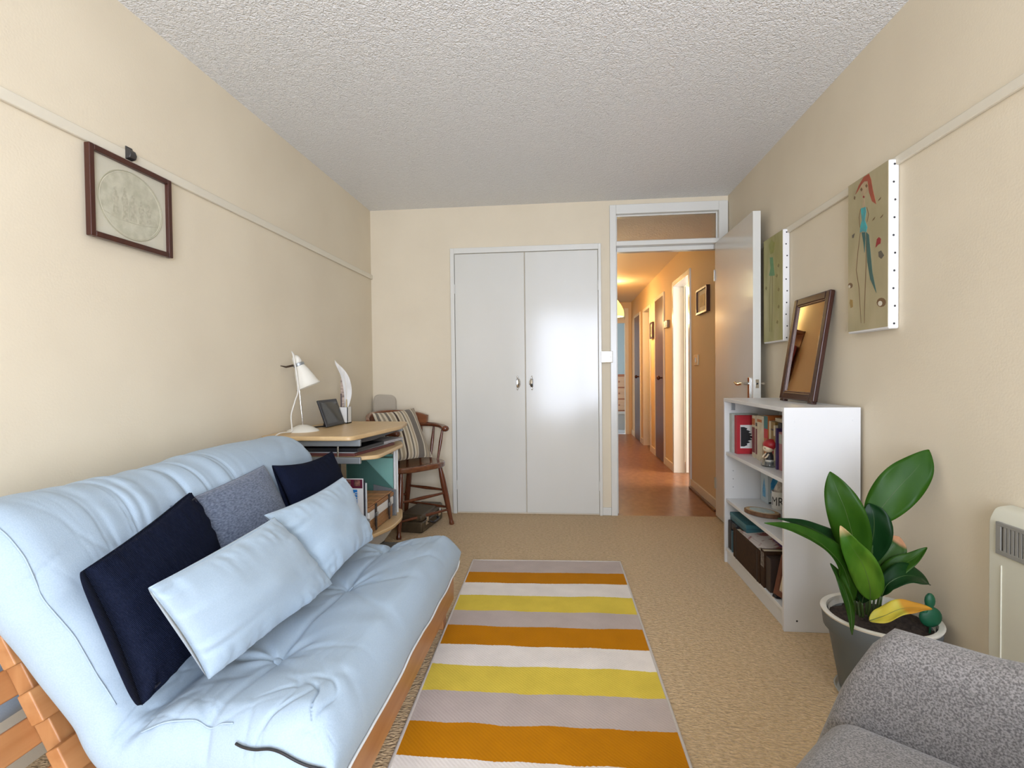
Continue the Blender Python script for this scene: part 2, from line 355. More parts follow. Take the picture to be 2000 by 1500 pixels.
# small wall fittings in the hall
def wall_frame(name, label, y0, y1, z0, z1, w_, pic, cat='picture'):
    t = thing(name, label, cat, (HX1-.02, (y0+y1)/2, z0)); m = MB()
    m.box(HX1-.03, HX1, y0, y0+w_, z0, z1).box(HX1-.03, HX1, y1-w_, y1, z0, z1).box(HX1-.03, HX1, y0+w_, y1-w_, z0, z0+w_).box(HX1-.03, HX1, y0+w_, y1-w_, z1-w_, z1)
    m.build('frame', DARKW, t, bevel=.002); B(HX1-.018, HX1-.01, y0+w_, y1-w_, z0+w_, z1-w_).build('picture', mat('mount_cream', (.66, .55, .38), .6), t)
    iy, iz = (y1-y0)*.27, (z1-z0)*.27
    B(HX1-.0195, HX1-.018, y0+iy, y1-iy, z0+iz, z1-iz).build('print', pic, t); return t
wall_frame('wall_picture', 'small brown framed sepia picture on hall wall beside the white kitchen doorway', 4.27, 4.60, 1.535, 1.745, .018, mat('sepia_print', (.55, .36, .14), .6, col2=(.34, .20, .06), vscale=9))
wall_frame('wall_picture', 'tiny dark framed picture on hall wall between the two brown doors', 6.83, 7.02, 1.49, 1.70, .02, mat('grey_print', (.34, .30, .24), .6, col2=(.16, .14, .12), vscale=12))
sw = thing('light_switch', 'small brass edged light switch low on hall wall under the sepia picture', 'light switch', (HX1, 4.70, 1.11))
B(HX1-.009, HX1, 4.63, 4.77, 1.115, 1.205).build('plate', mat('pale_brass', (.62, .50, .32), .3, .5), sw, bevel=.003)
B(HX1-.014, HX1-.009, 4.685, 4.715, 1.14, 1.18).build('rocker', WHITE, sw, bevel=.002)
th = thing('thermostat', 'small brown thermostat box on hall wall left of the kitchen doorway', 'thermostat', (HX1, 5.95, 1.55))
B(HX1-.03, HX1, 5.86, 6.04, 1.545, 1.625).build('body', mat('thermostat_brown', (.30, .20, .12), .4), th, bevel=.004)
B(HX1-.034, HX1-.03, 5.90, 5.96, 1.56, 1.61).build('dial', mat('thermostat_dial', (.52, .42, .28), .4), th, bevel=.002)
# end wall, doorway and bedroom beyond
struct(B(HX0, .38, HE, HE+.1, 0, HH).box(1.075, HX1+.1, HE, HE+.1, 0, HH).box(.38, 1.075, HE, HE+.1, 2.12, HH).box(.38, 1.075, HE, HE+.1, 1.905, 1.955).build('wall_hall_end', PAINT_HALL))
struct(MB().box(1.04, 1.10, HE-.015, HE+.1, 0, 2.15).box(.38, 1.04, HE-.015, HE, 1.895, 1.965).box(.38, 1.04, HE-.015, HE, 2.105, 2.15).build('trim_10', HT, bevel=.003))
w3 = struct(MB().box(.40, 1.04, HE+.02, HE+.05, 1.965, 1.985).box(.40, 1.04, HE+.02, HE+.05, 2.085, 2.105).build('window_3', HT))
B(.40, 1.04, HE+.032, HE+.038, 1.985, 2.085).build('pane', TRG, w3)
BEDW = mat('bedroom_wall', (.44, .50, .50), .8)
struct(B(-1.2, 2.2, HE+.1, 12.2, -.06, 0).build('floor_bedroom', mat('bedroom_carpet', (.42, .45, .50), .9, bump=.5, bscale=90)))
struct(B(-1.2, 2.2, 12.1, 12.2, 0, HH).build('wall_bedroom_far', BEDW))
struct(B(1.6, 1.7, HE+.1, 12.1, 0, HH).build('wall_bedroom_right', BEDW))
struct(B(-1.3, -1.2, HE+.1, 12.1, 0, HH).build('wall_bedroom_left', BEDW))
struct(B(-1.2, 2.2, HE+.1, 12.2, HH, HH+.05).build('ceiling_bedroom', mat('bedroom_ceiling', (.7, .7, .68), .8)))
ch = thing('chest_of_drawers', 'reddish wooden chest of drawers in the far bedroom', 'chest', (1.14, 10.6, 0))
CW = wood('chest_wood', (.30, .10, .05), (.42, .16, .08), 'x', .3)
B(.99, 1.30, 10.36, 10.8, .04, 1.02).build('body', CW, ch, bevel=.006)
for i in range(4):
    dr = B(1.0, 1.29, 10.345, 10.36, .10+i*.225, .30+i*.225).build('drawer', wood('drawer_wood', (.55, .33, .20), (.62, .40, .26), 'x', .3), ch, bevel=.004)
    for x in (1.06, 1.22): MB().ell((x, 10.333, .20+i*.225), (.016, .014, .016), 8).build('knob', CW, dr, smooth=60)
cr = thing('storage_crate', 'grey lidded storage crate in front of the chest in the far bedroom', 'crate', (1.08, 9.95, 0))
MB().prism([(-.115, 0), (.115, 0), (.13, .28), (-.13, .28)], (1.09, 9.80, 0), (1, 0, 0), (0, 0, 1), (0, 1, 0), .30).build('body', mat('crate_grey', (.32, .33, .33), .5), cr, bevel=.01)
B(.945, 1.235, 9.785, 10.115, .28, .315).build('lid', mat('crate_lid', (.45, .46, .45), .45), cr, bevel=.008)
# pendant lamp, lit
pl = thing('pendant_lamp', 'lit yellow glass pendant lamp hanging in the hallway', 'lamp', (.66, 7.0, 1.79))
MB().lathe([(.036, 2.02), (.06, 1.99), (.10, 1.93), (.125, 1.87), (.132, 1.82), (.128, 1.79), (.120, 1.79), (.118, 1.83), (.09, 1.93), (.05, 1.985), (.03, 2.01)], (.66, 7, 0), 28).build('lamp_shade', mat('yellow_glass_lit', (.9, .7, .2), .4, emit=(1, .72, .16), estr=1.0), pl, smooth=60)
MB().cyl((.66, 7, 2.0), (.66, 7, 2.06), .02, .014).build('lamp_holder', WHITE, pl, smooth=40)
MB().cyl((.66, 7, 2.06), (.66, 7, HH-.012), .003, n=6).build('cord', WHITE, pl)
MB().lathe([(.001, HH), (.045, HH), (.04, HH-.018), (.001, HH-.022)], (.66, 7, 0), 16).build('ceiling_rose', WHITE, pl, smooth=40)
for (x, y, z, p) in ((.66, 7, 1.74, 10.5), (.66, 7, 2.10, 4)):
    l = bpy.data.lights.new('pendant_bulb', 'POINT'); l.energy = p; l.color = (1, .70, .36); l.shadow_soft_size = .05
    o = bpy.data.objects.new('pendant_bulb', l); C.objects.link(o); o.location = (x, y, z)

hb = thing('hall_bookshelf', 'dark wooden bookshelf in the hallway seen only in the leaning mirror', 'bookshelf', (.37, 5.1, 0))
HW_ = wood('hall_shelf_wood', (.16, .05, .02), (.24, .09, .035), 'y', .35)
for a_ in ((5.555, 5.58),): B(.302, .445, a_[0], a_[1], 0, 1.66).build('side_panel', HW_, hb, bevel=.002)
for z in (.06, .46, .86, 1.22, 1.635): B(.302, .445, 4.72, 5.555, z, z+.022).build('shelf', HW_, hb, bevel=.002)
B(.3005, .308, 4.72, 5.58, 0, 1.66).build('back_panel', HW_, hb)
for z, row in ((.882, 'lower'), (1.242, 'upper')):
    y = 4.73
    for k, (cn_, c_, t_, hh_) in enumerate((('dark red', (.25, .03, .02), .05, .28), ('orange', (.45, .16, .04), .045, .24), ('tan', (.42, .24, .10), .05, .29), ('maroon', (.12, .02, .02), .055, .26))):
        o_ = B(.325, .438, y, y+t_, z, z+hh_).build('book', mat('hall_book_'+cn_.replace(' ', '_'), c_, .5), bevel=.002)
        tag(o_, cn_+' book in the '+row+' row of the hallway bookshelf, seen in the mirror', 'book', 'books on the hallway shelf'); y += t_+.002
hl_ = thing('added_glow_lamp', 'added glowing lamp on the hallway shelf, giving the leaning mirror its bright patch', 'lamp', (.395, 4.98, 1.657))  # lamp added to supply the bright patch in the mirror; real source unknown
MB().lathe([(.001, 0), (.05, 0), (.05, .012), (.012, .02), (.010, .12), (.001, .12)], (.395, 4.98, 1.657), 18).build('base', CHROME, hl_, smooth=40)
MB().lathe([(.085, .09), (.065, .30), (.063, .30), (.083, .09)], (.395, 4.98, 1.657), 24, caps=False).build('lamp_shade', mat('added_lamp_glow', (.9, .85, .6), .6, emit=(1, .88, .48), estr=1.6), hl_, smooth=40)

# chrome socket/switch by the door
ls = thing('switch_plate', 'square polished chrome light switch on the strip between cupboard and doorway', 'light switch', (.313, D, 1.132))
MB().obox((.3135, D-.0265, 1.1745), [unit((1, .055, 0)), unit((-.055, 1, 0)), (0, 0, 1)], (.0425, .0055, .0425)).build('plate', mat('mirror_chrome', (.80, .79, .77), .06, 1), ls, bevel=.004)
B(.279, .334, D-.0185, D, 1.14, 1.21).build('back_box', WHITE, ls)
MB().cyl((.322, D-.030, 1.175), (.322, D-.043, 1.175), .014, .010, 14).build('dimmer_knob', CHROME, ls, smooth=50)
B(.340, .348, D-.034, D-.030, 1.165, 1.185).build('toggle', WHITE, ls, bevel=.001)

# ================================================================ RUG
def rug_mat():
    m = bpy.data.materials.new('striped_rug_weave'); m.use_nodes = True; nt = m.node_tree; L = nt.links
    b = nt.nodes['Principled BSDF']; b.inputs['Roughness'].default_value = .85; b.inputs['Specular IOR Level'].default_value = .15
    tc = nn(nt, 'ShaderNodeTexCoord'); sx = nn(nt, 'ShaderNodeSeparateXYZ'); L.new(tc.outputs['UV'], sx.inputs[0])
    n = nn(nt, 'ShaderNodeTexNoise'); n.inputs['Scale'].default_value = 6; n.inputs['Detail'].default_value = 1; L.new(tc.outputs['Object'], n.inputs['Vector'])
    ma = nn(nt, 'ShaderNodeMath', operation='MULTIPLY_ADD'); ma.inputs[1].default_value = .012; L.new(n.outputs['Fac'], ma.inputs[0]); L.new(sx.outputs[1], ma.inputs[2])
    n2 = nn(nt, 'ShaderNodeTexNoise'); n2.inputs['Scale'].default_value = 130; L.new(tc.outputs['Object'], n2.inputs['Vector'])
    mb_ = nn(nt, 'ShaderNodeMath', operation='MULTIPLY_ADD'); mb_.inputs[1].default_value = .004; L.new(n2.outputs['Fac'], mb_.inputs[0]); L.new(ma.outputs[0], mb_.inputs[2])
    r = nn(nt, 'ShaderNodeValToRGB'); r.color_ramp.interpolation = 'CONSTANT'
    G, O, W_, Y = (.60, .50, .45), (.60, .225, .001), (.95, .87, .79), (.84, .635, .085)
    ys = [2.925, 2.757, 2.612, 2.462, 2.303, 2.158, 2.008, 1.862, 1.704, 1.548, 1.402, 1.25, 1.10]
    cols = [G, O, W_, Y, G, O, W_, Y, G, O, W_, Y, G]
    e = r.color_ramp.elements
    for i, (yy, c) in enumerate(zip(ys, cols)):
        p = min(max((2.93-yy)/2.0+.008, 0), 1) if i else 0
        el = e[0] if i == 0 else (e[1] if i == 1 else e.new(p)); el.position = p; el.color = (*c, 1)
    L.new(mb_.outputs[0], r.inputs[0])
    n3 = nn(nt, 'ShaderNodeTexNoise'); n3.inputs['Scale'].default_value = 9; n3.inputs['Detail'].default_value = 4; L.new(tc.outputs['Object'], n3.inputs['Vector'])
    mr = nn(nt, 'ShaderNodeMapRange'); mr.inputs['From Min'].default_value = .3; mr.inputs['From Max'].default_value = .7; mr.inputs['To Min'].default_value = .93; mr.inputs['To Max'].default_value = 1.04; L.new(n3.outputs['Fac'], mr.inputs[0])
    mm = nn(nt, 'ShaderNodeMixRGB', blend_type='MULTIPLY'); mm.inputs[0].default_value = 1; L.new(r.outputs[0], mm.inputs[1]); L.new(mr.outputs[0], mm.inputs[2]); L.new(mm.outputs[0], b.inputs['Base Color'])
    wv = nn(nt, 'ShaderNodeTexWave', bands_direction='DIAGONAL'); wv.inputs['Scale'].default_value = 46; wv.inputs['Distortion'].default_value = 3; wv.inputs['Detail Scale'].default_value = 30; L.new(tc.outputs['Object'], wv.inputs['Vector'])
    bp = nn(nt, 'ShaderNodeBump'); bp.inputs['Strength'].default_value = .5; bp.inputs['Distance'].default_value = .003; L.new(wv.outputs['Fac'], bp.inputs['Height']); L.new(bp.outputs[0], b.inputs['Normal'])
    return m
rug = thing('striped_rug', 'flat woven rug with orange, yellow, white and grey stripes on the carpet', 'rug', (-.09, 1.9, 0))
def rugpt(u, v, z):                                   # u across 0..1, v 0 (far) .. 1 (near, 2 m)
    y = 2.925-2.0*v+(u-.5)*.03*(1-v); xl = -.521+.0295*2*v*.95; xr = .302+.0185*2*v*.9
    return (xl+(xr-xl)*u, y, z)
nu, nv = 24, 60
A = np.array([[rugpt(u, v, .007+.0012*vnoise(u*5, v*9)) for v in np.linspace(0, 1, nv)] for u in np.linspace(0, 1, nu)])
mb = MB().grid(A); Bm = A.copy(); Bm[:, :, 2] = .001; mb.grid(Bm[::-1])
rc = mb.build('woven_field', rug_mat(), rug, smooth=180)
uvl = rc.data.uv_layers.new(name='UVMap')
for p in rc.data.polygons:
    for li in p.loop_indices:
        k = rc.data.loops[li].vertex_index % (nu*nv); uvl.data[li].uv = ((k//nv)/(nu-1), (k % nv)/(nv-1))
        if rc.data.loops[li].vertex_index >= nu*nv: uvl.data[li].uv = (0, (k % nv)/(nv-1))
edge = [rugpt(0, v, .005) for v in np.linspace(0, 1, 40)]+[rugpt(u, 1, .005) for u in np.linspace(0, 1, 12)[1:]]+[rugpt(1, v, .005) for v in np.linspace(1, 0, 40)[1:]]+[rugpt(u, 0, .005) for u in np.linspace(1, 0, 12)[1:-1]]
MB().tube(edge, .0052, 8, closed=True).build('binding', fabric('rug_binding', (.52, .46, .40), (.58, .52, .46), 300), rug, smooth=180)

# ================================================================ FUTON
FY0, FY1 = .90, 2.17
def futon_center(s):
    """mid line of the folded mattress in (x, z): point, heading"""
    L1, R1, L2, R2 = .40, .12, .383, .09
    a0, a1 = math.radians(183), math.radians(118); p = np.array((-.440, .305))
    hd = lambda a: np.array((math.cos(a), math.sin(a)))
    if s <= L1: return p+hd(a0)*s, a0
    p = p+hd(a0)*L1; s -= L1; A1 = R1*(a0-a1)
    nrm = lambda a: np.array((math.sin(a), -math.cos(a)))
    c = p+nrm(a0)*R1
    if s <= A1: a = a0-s/R1; return c-nrm(a)*R1, a
    p = c-nrm(a1)*R1; s -= A1
    if s <= L2: return p+hd(a1)*s, a1
    p = p+hd(a1)*L2; s -= L2; a2 = math.radians(270); A2 = R2*(a2-a1); c = p-nrm(a1)*R2
    if s <= A2: a = a1+s/R2; return c+nrm(a)*R2, a
    p = c+nrm(a2)*R2; return p+hd(a2)*(s-A2), a2
SL = .40+.12*math.radians(65)+.383+.09*math.radians(152)+.36
def clustered(n, e):
    u = np.linspace(0, 1, n); return u*(1-e)+e*(.5-.5*np.cos(PI*u))
ns, ntt = 340, 280
S = clustered(ns, .55)*SL; T_ = clustered(ntt, .6)
Sg, Tg = np.meshgrid(S, T_, indexing='ij'); ylen = FY1-FY0; Yg = Tg*ylen
def edge_h(d, r): d = np.clip(d/r, 0, 1); return np.sqrt(np.clip(1-(1-d)**2, 0, 1))
thick = np.interp(S, [0, .05, .38, .46, .55, .75, SL], [.095, .098, .090, .055, .060, .075, .070])
h = thick[:, None]*np.minimum(edge_h(Sg, .075), edge_h(SL-Sg, .06))*edge_h(np.minimum(Yg, ylen-Yg), .085)
tufts = [(.275, .31), (.275, .77), (.275, 1.14), (.76, .31), (.76, .77)]
up = np.zeros_like(h)
gs = Sg+.012*vnoise(Yg*6, 0*Yg+3)
up -= .012*np.exp(-((gs-.275)/.010)**2)*(.6+.4*vnoise(Yg*9, Yg*0))+.012*np.exp(-((gs-.275)/.07)**2)
for ts, ty in tufts:
    r = np.hypot(Sg-ts, Yg-ty); th = np.arctan2(Sg-ts, Yg-ty)
    up -= .007*np.exp(-(r/.03)**2)+.010*np.exp(-(r/.11)**2)
    up += .0035*np.cos(7*th+ts*9)*np.exp(-((r-.06)/.05)**2)
    up -= .006*np.exp(-((Yg-ty+.05*vnoise(Sg*5, Sg*0+ty))/.012)**2)*np.exp(-((Sg-ts)/.16)**2)      # faint cross crease
# folds running over the back roll
def ridge(x, y): return np.exp(-(vnoise(x, y)/.11)**2)
win_ = np.exp(-((Yg-.52)/.30)**4)
env = np.exp(-((Sg-.90)/.20)**2)*win_; wob = .5*vnoise(Sg*5, Yg*3)+(Sg-.9)*1.2
up += env*(.0045*vnoise(Yg*24+wob*2, Sg*1.6)-.0060*ridge(Yg*17+wob*2, Sg*1.8+3)-.0045*ridge(Yg*31+wob*3, Sg*2.2+9))
# creases near the fold between seat and back and near the ends
env = np.exp(-((Sg-.50)/.10)**2)*np.exp(-np.minimum(Yg, ylen-Yg)/.16); up += env*(.007*vnoise(Sg*20+Yg*12, Yg*9-Sg*6)-.008*ridge(Sg*14+Yg*10, Yg*5)-.005*ridge(Sg*20-Yg*14, Yg*6+4))
env = np.exp(-np.minimum(Yg, ylen-Yg)/.13); up += env*(.004*vnoise(Sg*20+.6*vnoise(Sg*9, Yg*9), Yg*5)-.009*ridge(Sg*11+.6*vnoise(Sg*7, Yg*7)+Yg*1.2, Yg*2.5)-.005*ridge(Sg*19+.6*vnoise(Sg*8, Yg*8)-Yg*2, Yg*3+5))
up -= .0035*ridge(Sg*7+Yg*5+.8*vnoise(Sg*4, Yg*4), Yg*2.2-Sg*1.5)*np.clip(vnoise(Sg*3+2, Yg*3+7)+.35, 0, 1)
up -= .0030*ridge(Sg*6-Yg*7+.8*vnoise(Sg*5+9, Yg*5), Yg*2+Sg*2)*np.clip(vnoise(Sg*3+12, Yg*3+3)+.25, 0, 1)*(Sg < .45)
env = np.exp(-(np.hypot(Sg-.09, Yg-.09)/.07)**2); th = np.arctan2(Sg-.05, Yg-.03); up -= env*.011*ridge(th*2.6+1.2*vnoise(Sg*9, Yg*9), Sg*4)
env = np.exp(-Sg/.09); up += env*.005*vnoise(Yg*14, Sg*9)
up += .004*vnoise(Sg*6, Yg*6)+.0022*vnoise(Sg*14+5, Yg*12)+.010*vnoise(Sg*3+9, Yg*2.2)
dn = .006*vnoise(Sg*9+40, Yg*9)
fade = np.clip(h/.03, 0, 1)
cx = np.array([futon_center(s)[0] for s in S]); ca = np.array([futon_center(s)[1] for s in S])
nx, nz = np.sin(ca)[:, None], -np.cos(ca)[:, None]
yshift = np.interp(S, [0, .3, .55, .8, SL], [.045, .05, .03, .0, .02])[:, None]*(1-Tg)**3+.012*vnoise(Sg*7, Tg*0+2)*(1-2*Tg)
hang = -.012*edge_h(.09-np.minimum(Sg, .09), .09)*0
def surf(off):
    return np.stack([cx[:, 0:1]+nx*off, FY0+Yg+yshift, cx[:, 1:2]+nz*off], -1)
TOP = surf(h+up*fade); BOT = surf(-h*.98+dn*fade)
mm_ = np.array([TOP[0], TOP[-1]]);
fut = thing('futon_mattress', 'pale blue buttoned futon mattress folded over the pine frame', 'mattress', (-.9, 1.5, .2))
mb = MB(); mb.grid(TOP); mb.grid(BOT[::-1])
fm = mb.build('cover', BLUE, fut, smooth=180)
md = fm.modifiers.new('weld', 'WELD'); md.merge_threshold = .0006
for ts, ty in tufts[:2]:
    i = np.abs(S-ts).argmin(); j = np.abs(T_*ylen-ty).argmin(); p = TOP[i, j]; q = TOP[i+1, j]-TOP[i-1, j]; n_ = np.array((nx[i, 0], 0, nz[i, 0]))
    MB().lathe([(.001, .006), (.007, .0055), (.0125, .003), (.0135, 0), (.012, -.004)], p+n_*.004, 20, [unit(q), (0, 1, 0), n_]).build('button', BLUE, fut, smooth=60)
# pale piping along the front and near seam, dark zip at the near end
P = [BOT[i, j]+np.array((.0, -.002, -.002)) for i, j in [(k, 14) for k in range(60, 4, -3)]+[(9, j) for j in range(14, ntt-8, 3)]]
i0 = np.abs(S-.20).argmin()
def on_edge(i, fr):                                   # point on the near end of the upper surface at a share of the local height
    j = int(np.argmax(h[i, :60] > fr*h[i, :80].max())); return TOP[i, j]+np.array((0, -.003, .0015))
zs = np.linspace(.20, .015, 16); zf = np.interp(zs, [.015, .05, .10, .20], [.04, .18, .38, .52])
zip_pts = [on_edge(int(np.abs(S-q).argmin()), f) for q, f in zip(zs, zf)]
seam_pts = [on_edge(int(np.abs(S-q).argmin()), .80) for q in np.linspace(.56, .98, 14)]
MB().tube(spline(seam_pts, 4), .0017, 6).build('seam', BLUE, fut, smooth=180)
MB().tube(spline([on_edge(int(np.abs(S-q).argmin()), .80) for q in np.linspace(.42, .22, 8)], 4), .0017, 6).build('seam', BLUE, fut, smooth=180)
zip_pts = np.array(zip_pts); zip_pts[1:-1] = (zip_pts[:-2]+zip_pts[1:-1]*2+zip_pts[2:])/4; zip_pts[1:-1] = (zip_pts[:-2]+zip_pts[1:-1]*2+zip_pts[2:])/4; zip_pts = zip_pts+np.array((0, -.004, .001))
MB().tube(spline(list(zip_pts), 4), .0028, 6).build('zip', BLACKP, fut, smooth=180)
pip = [TOP[0, j]*.0+BOT[5, j]+np.array((.004, 0, -.001)) for j in range(10, ntt-6, 4)]
MB().tube(pip, .0035, 6).build('piping', mat('pale_piping', (.72, .72, .70), .7), fut, smooth=180)

ff = thing('futon_sofa', 'orange pine slatted futon frame standing on the carpet along the left wall', 'sofa frame', (-.9, 1.5, 0))
def pine(mbx, name='slat', m=None): return mbx.build(name, m or PINE, ff, bevel=.004)
pine(B(-.505, -.478, .88, 2.19, .095, .198), 'front_rail')
pine(B(-1.22, -.505, .90, .925, .085, .185), 'side_rail', wood('pine_x', (.36, .15, .05), (.47, .23, .09), 'x', .45)); pine(B(-1.22, -.505, 2.145, 2.17, .085, .185), 'side_rail', MATS['pine_x'])
for y in (.94, 2.11): pine(B(-.53, -.506, y, y+.05, 0, .19), 'leg', PINEV); pine(B(-1.22, -1.19, y, y+.05, 0, .19), 'leg', PINEV)
for i in range(5): x = -.56-.105*i; pine(B(x-.07, x, .88, 2.19, .186, .204))
# back section: tilted uprights, front slats under the mattress, rear slats behind
tb = np.array((-.469, 0, .883)); nb = np.array((.883, 0, .469)); base = np.array((-.94, 0, .349))-nb*.125
for y in (.99, 1.56, 2.10):
    pine(MB().obox(base+tb*.17+np.array((0, y, 0)), [tb, (0, 1, 0), nb], (.33, .024, .020)), 'upright', PINEV)
for k, l in enumerate((-.02, .105, .23, .355)):
    pine(MB().obox(base+tb*l+nb*.036+np.array((0, 1.562, 0)), [tb, (0, 1, 0), nb], (.034, .630, .016)))
for k, l in enumerate((-.07, .04, .15, .26, .37)):
    pine(MB().obox(base+tb*(l+.02)-nb*.031+np.array((0, 1.53, 0)), [tb, (0, 1, 0), nb], (.030, .66, .011)))

# ---------------------------------------------------------------- cushions
def cushion(name, label, m, c4, th, pinch=.10, p=.42, pipes=(0,), pipe_r=.003, wr=.004, seed=0, seam_m=None, n=56, boxy=False, crn=.0):
    TL, TR, BR, BL = [np.array(q, float) for q in c4]
    ctr = (TL+TR+BR+BL)/4; N = unit(np.cross(BL-TL, TR-TL))
    if N[0] < 0 and abs(N[0]) > .2: N = -N
    u = clustered(n, .6)*2-1; U, V = np.meshgrid(u, u, indexing='ij')
    def flat(U, V):
        a = U*(1-pinch*(1-V*V)*np.abs(U)**1.0); b = V*(1-pinch*(1-U*U)*np.abs(V))
        a, b = (a+1)/2, (b+1)/2
        return (TL*((1-a)*(1-b))[..., None]+TR*(a*(1-b))[..., None]+BR*(a*b)[..., None]+BL*((1-a)*b)[..., None])
    if boxy: hh = np.minimum(edge_h(1-np.abs(U), .22), 1)*edge_h(1-np.abs(V), .22)*(.78+.22*(1-U**2)*(1-V**2))
    else: hh = ((1-U**2)*(1-V**2))**p
    eu, ev = np.exp(-(1-np.abs(U))/.30), np.exp(-(1-np.abs(V))/.30)
    wn = wr*vnoise(U*2.2+seed, V*2.2)+wr*.9*(ev*vnoise(U*13+seed+V*1.5, V*1.3)+eu*vnoise(V*9+seed*2+U*1.5, U*1.3+5))-wr*.8*ev*np.exp(-(vnoise(U*8+seed*5-V*2, V*1.5)/.15)**2)
    fd = np.clip(hh*3, 0, 1); P0 = flat(U, V)
    F_ = P0+N*(hh*th/2+wn*fd)[..., None]; Bk = P0-N*(hh*th/2)[..., None]
    t = thing(name, label, 'cushion', tuple((BL+BR)/2)); mb = MB(); mb.grid(F_); mb.grid(Bk[::-1])
    o = mb.build('cover', m, t, smooth=180); o.modifiers.new('weld', 'WELD').merge_threshold = .0004
    e = np.linspace(-.985, .985, 24)
    for off in pipes:
        k = .985 if not off else .90
        ring = [(a, -k) for a in e*k/.985]+[(k, a) for a in (e*k/.985)[1:]]+[(-a, k) for a in (e*k/.985)[1:]]+[(-k, -a) for a in (e*k/.985)[1:-1]]
        pts = flat(np.array([r[0] for r in ring]), np.array([r[1] for r in ring]))
        MB().tube([q+N*off for q in pts], pipe_r, 6, closed=True).build('piping', seam_m or m, t, smooth=180)
    return t
cushion('navy_cushion', 'dark navy box edged cushion nearest the camera on the futon', NAVY,
        [(-.965, .955, .675), (-1.055, 1.375, .735), (-.905, 1.36, .415), (-.845, .955, .405)], .115, .05, p=.24, pipes=(.020,), pipe_r=.0032, wr=.005, seed=2, seam_m=mat('navy_piping', (.004, .005, .014), .7))
cushion('grey_blue_cushion', 'blue grey woven cushion between the two navy cushions', DENIM,
        [(-1.055, 1.30, .715), (-1.065, 1.76, .745), (-.945, 1.80, .44), (-.93, 1.31, .43)], .105, .03, pipes=(0,), pipe_r=.002, wr=.002, seed=5)
cushion('navy_cushion', 'plain navy cushion at the desk end of the futon', NAVY,
        [(-1.00, 1.70, .755), (-.995, 2.155, .735), (-.90, 2.17, .43), (-.90, 1.72, .43)], .125, .12, pipes=(0,), pipe_r=.002, wr=.004, seed=8)
cushion('pale_blue_cushion', 'pale blue cushion lying in front of the nearest navy one, closest to the camera', BLUE2,
        [(-.80, .925, .655), (-.83, 1.42, .655), (-.735, 1.58, .402), (-.765, 1.04, .412)], .115, .035, pipes=(0,), pipe_r=.0032, wr=.006, seed=11)
cushion('pale_blue_cushion', 'pale blue cushion farther along, leaning on the plain navy one', BLUE2,
        [(-.875, 1.44, .655), (-.86, 1.955, .665), (-.755, 1.985, .412), (-.745, 1.575, .412)], .12, .09, pipes=(0,), pipe_r=.0028, wr=.0065, seed=15)

# ================================================================ DESK
DZ = .770
dk = thing('computer_desk', 'small beech topped computer desk with grey metal sides in the left corner', 'desk', (-1.2, 2.8, 0))
def roundpoly(P, r, n=6):
    P = [np.array(p, float) for p in P]; out = []
    for i, p in enumerate(P):
        a, b = P[i-1], P[(i+1) % len(P)]; rr = min(r, .45*np.linalg.norm(a-p), .45*np.linalg.norm(b-p))
        q0, q1 = p+unit(a-p)*rr, p+unit(b-p)*rr
        for t in np.linspace(0, 1, n): out.append(tuple(q0*(1-t)**2+p*2*t*(1-t)+q1*t*t))
    return out
def slab(poly, z0, z1): return MB().prism(poly, (0, 0, z0), (1, 0, 0), (0, 1, 0), (0, 0, 1), z1-z0)
slab(roundpoly([(XL+.005, 2.385), (-1.0, 2.385), (-.925, 2.90), (-.965, 3.165), (XL+.005, 3.20)], .04), DZ-.022, DZ).build('desktop', BEECH, dk, smooth=40, bevel=.006, seg=3)
# side frames
for y in (2.44, 3.10):
    sf = MB().box(-1.42, -.985, y, y+.02, .715, .748).box(-1.42, -.985, y, y+.02, .630, .662).box(-1.42, -1.38, y, y+.02, .02, .748)
    sf.box(-1.42, -.985, y, y+.02, 0.0, .03)
    sf.build('side_frame', STEEL, dk, bevel=.003)
    MB().cyl((-1.10, y+.01, .660), (-1.10, y+.01, .718), .005, n=8).build('strut', CHROME, dk, smooth=60)
    MB().box(-1.16, -1.11, y+.0, y+.02, .03, .632).build('leg_post', mat('dark_green_grey', (.055, .075, .075), .4), dk, bevel=.003)
kb = [(-1.40, 2.47), (-1.02, 2.47), (-.925, 2.53), (-.93, 2.95), (-.985, 3.09), (-1.40, 3.09)]
slab(roundpoly(kb, .035), .640, .660).build('keyboard_shelf', BEECH, dk, smooth=40, bevel=.005, seg=2)
slab([(-1.40, 2.465), (-1.03, 2.465), (-.99, 2.62), (-1.0, 3.09), (-1.40, 3.09)], .722, .746).build('upper_tray', mat('tray_dark', (.03, .03, .035), .4), dk, bevel=.002)
B(-1.40, -1.37, 2.47, 3.09, .30, .60).build('back_panel', mat('desk_back', (.05, .06, .06), .5), dk)
slab(roundpoly([(-1.42, 2.47), (-1.0, 2.47), (-.918, 2.72), (-.925, 2.90), (-.985, 3.09), (-1.42, 3.09)], .05), .230, .250).build('lower_shelf', BEECH, dk, smooth=40, bevel=.005)
slab([(-1.40, 2.50), (-1.03, 2.50), (-1.0, 2.80), (-1.03, 3.06), (-1.40, 3.06)], .14, .228).build('under_box', mat('desk_under', (.55, .56, .56), .5), dk, bevel=.003)
MB().cyl((-.985, 2.955, .250), (-.985, 2.955, .640), .008, n=10).build('front_post', mat('white_post', (.72, .72, .70), .35), dk, smooth=60)
MB().cyl((-.985, 2.995, .250), (-.985, 2.995, .640), .007, n=10).build('front_post', MATS['white_post'], dk, smooth=60)
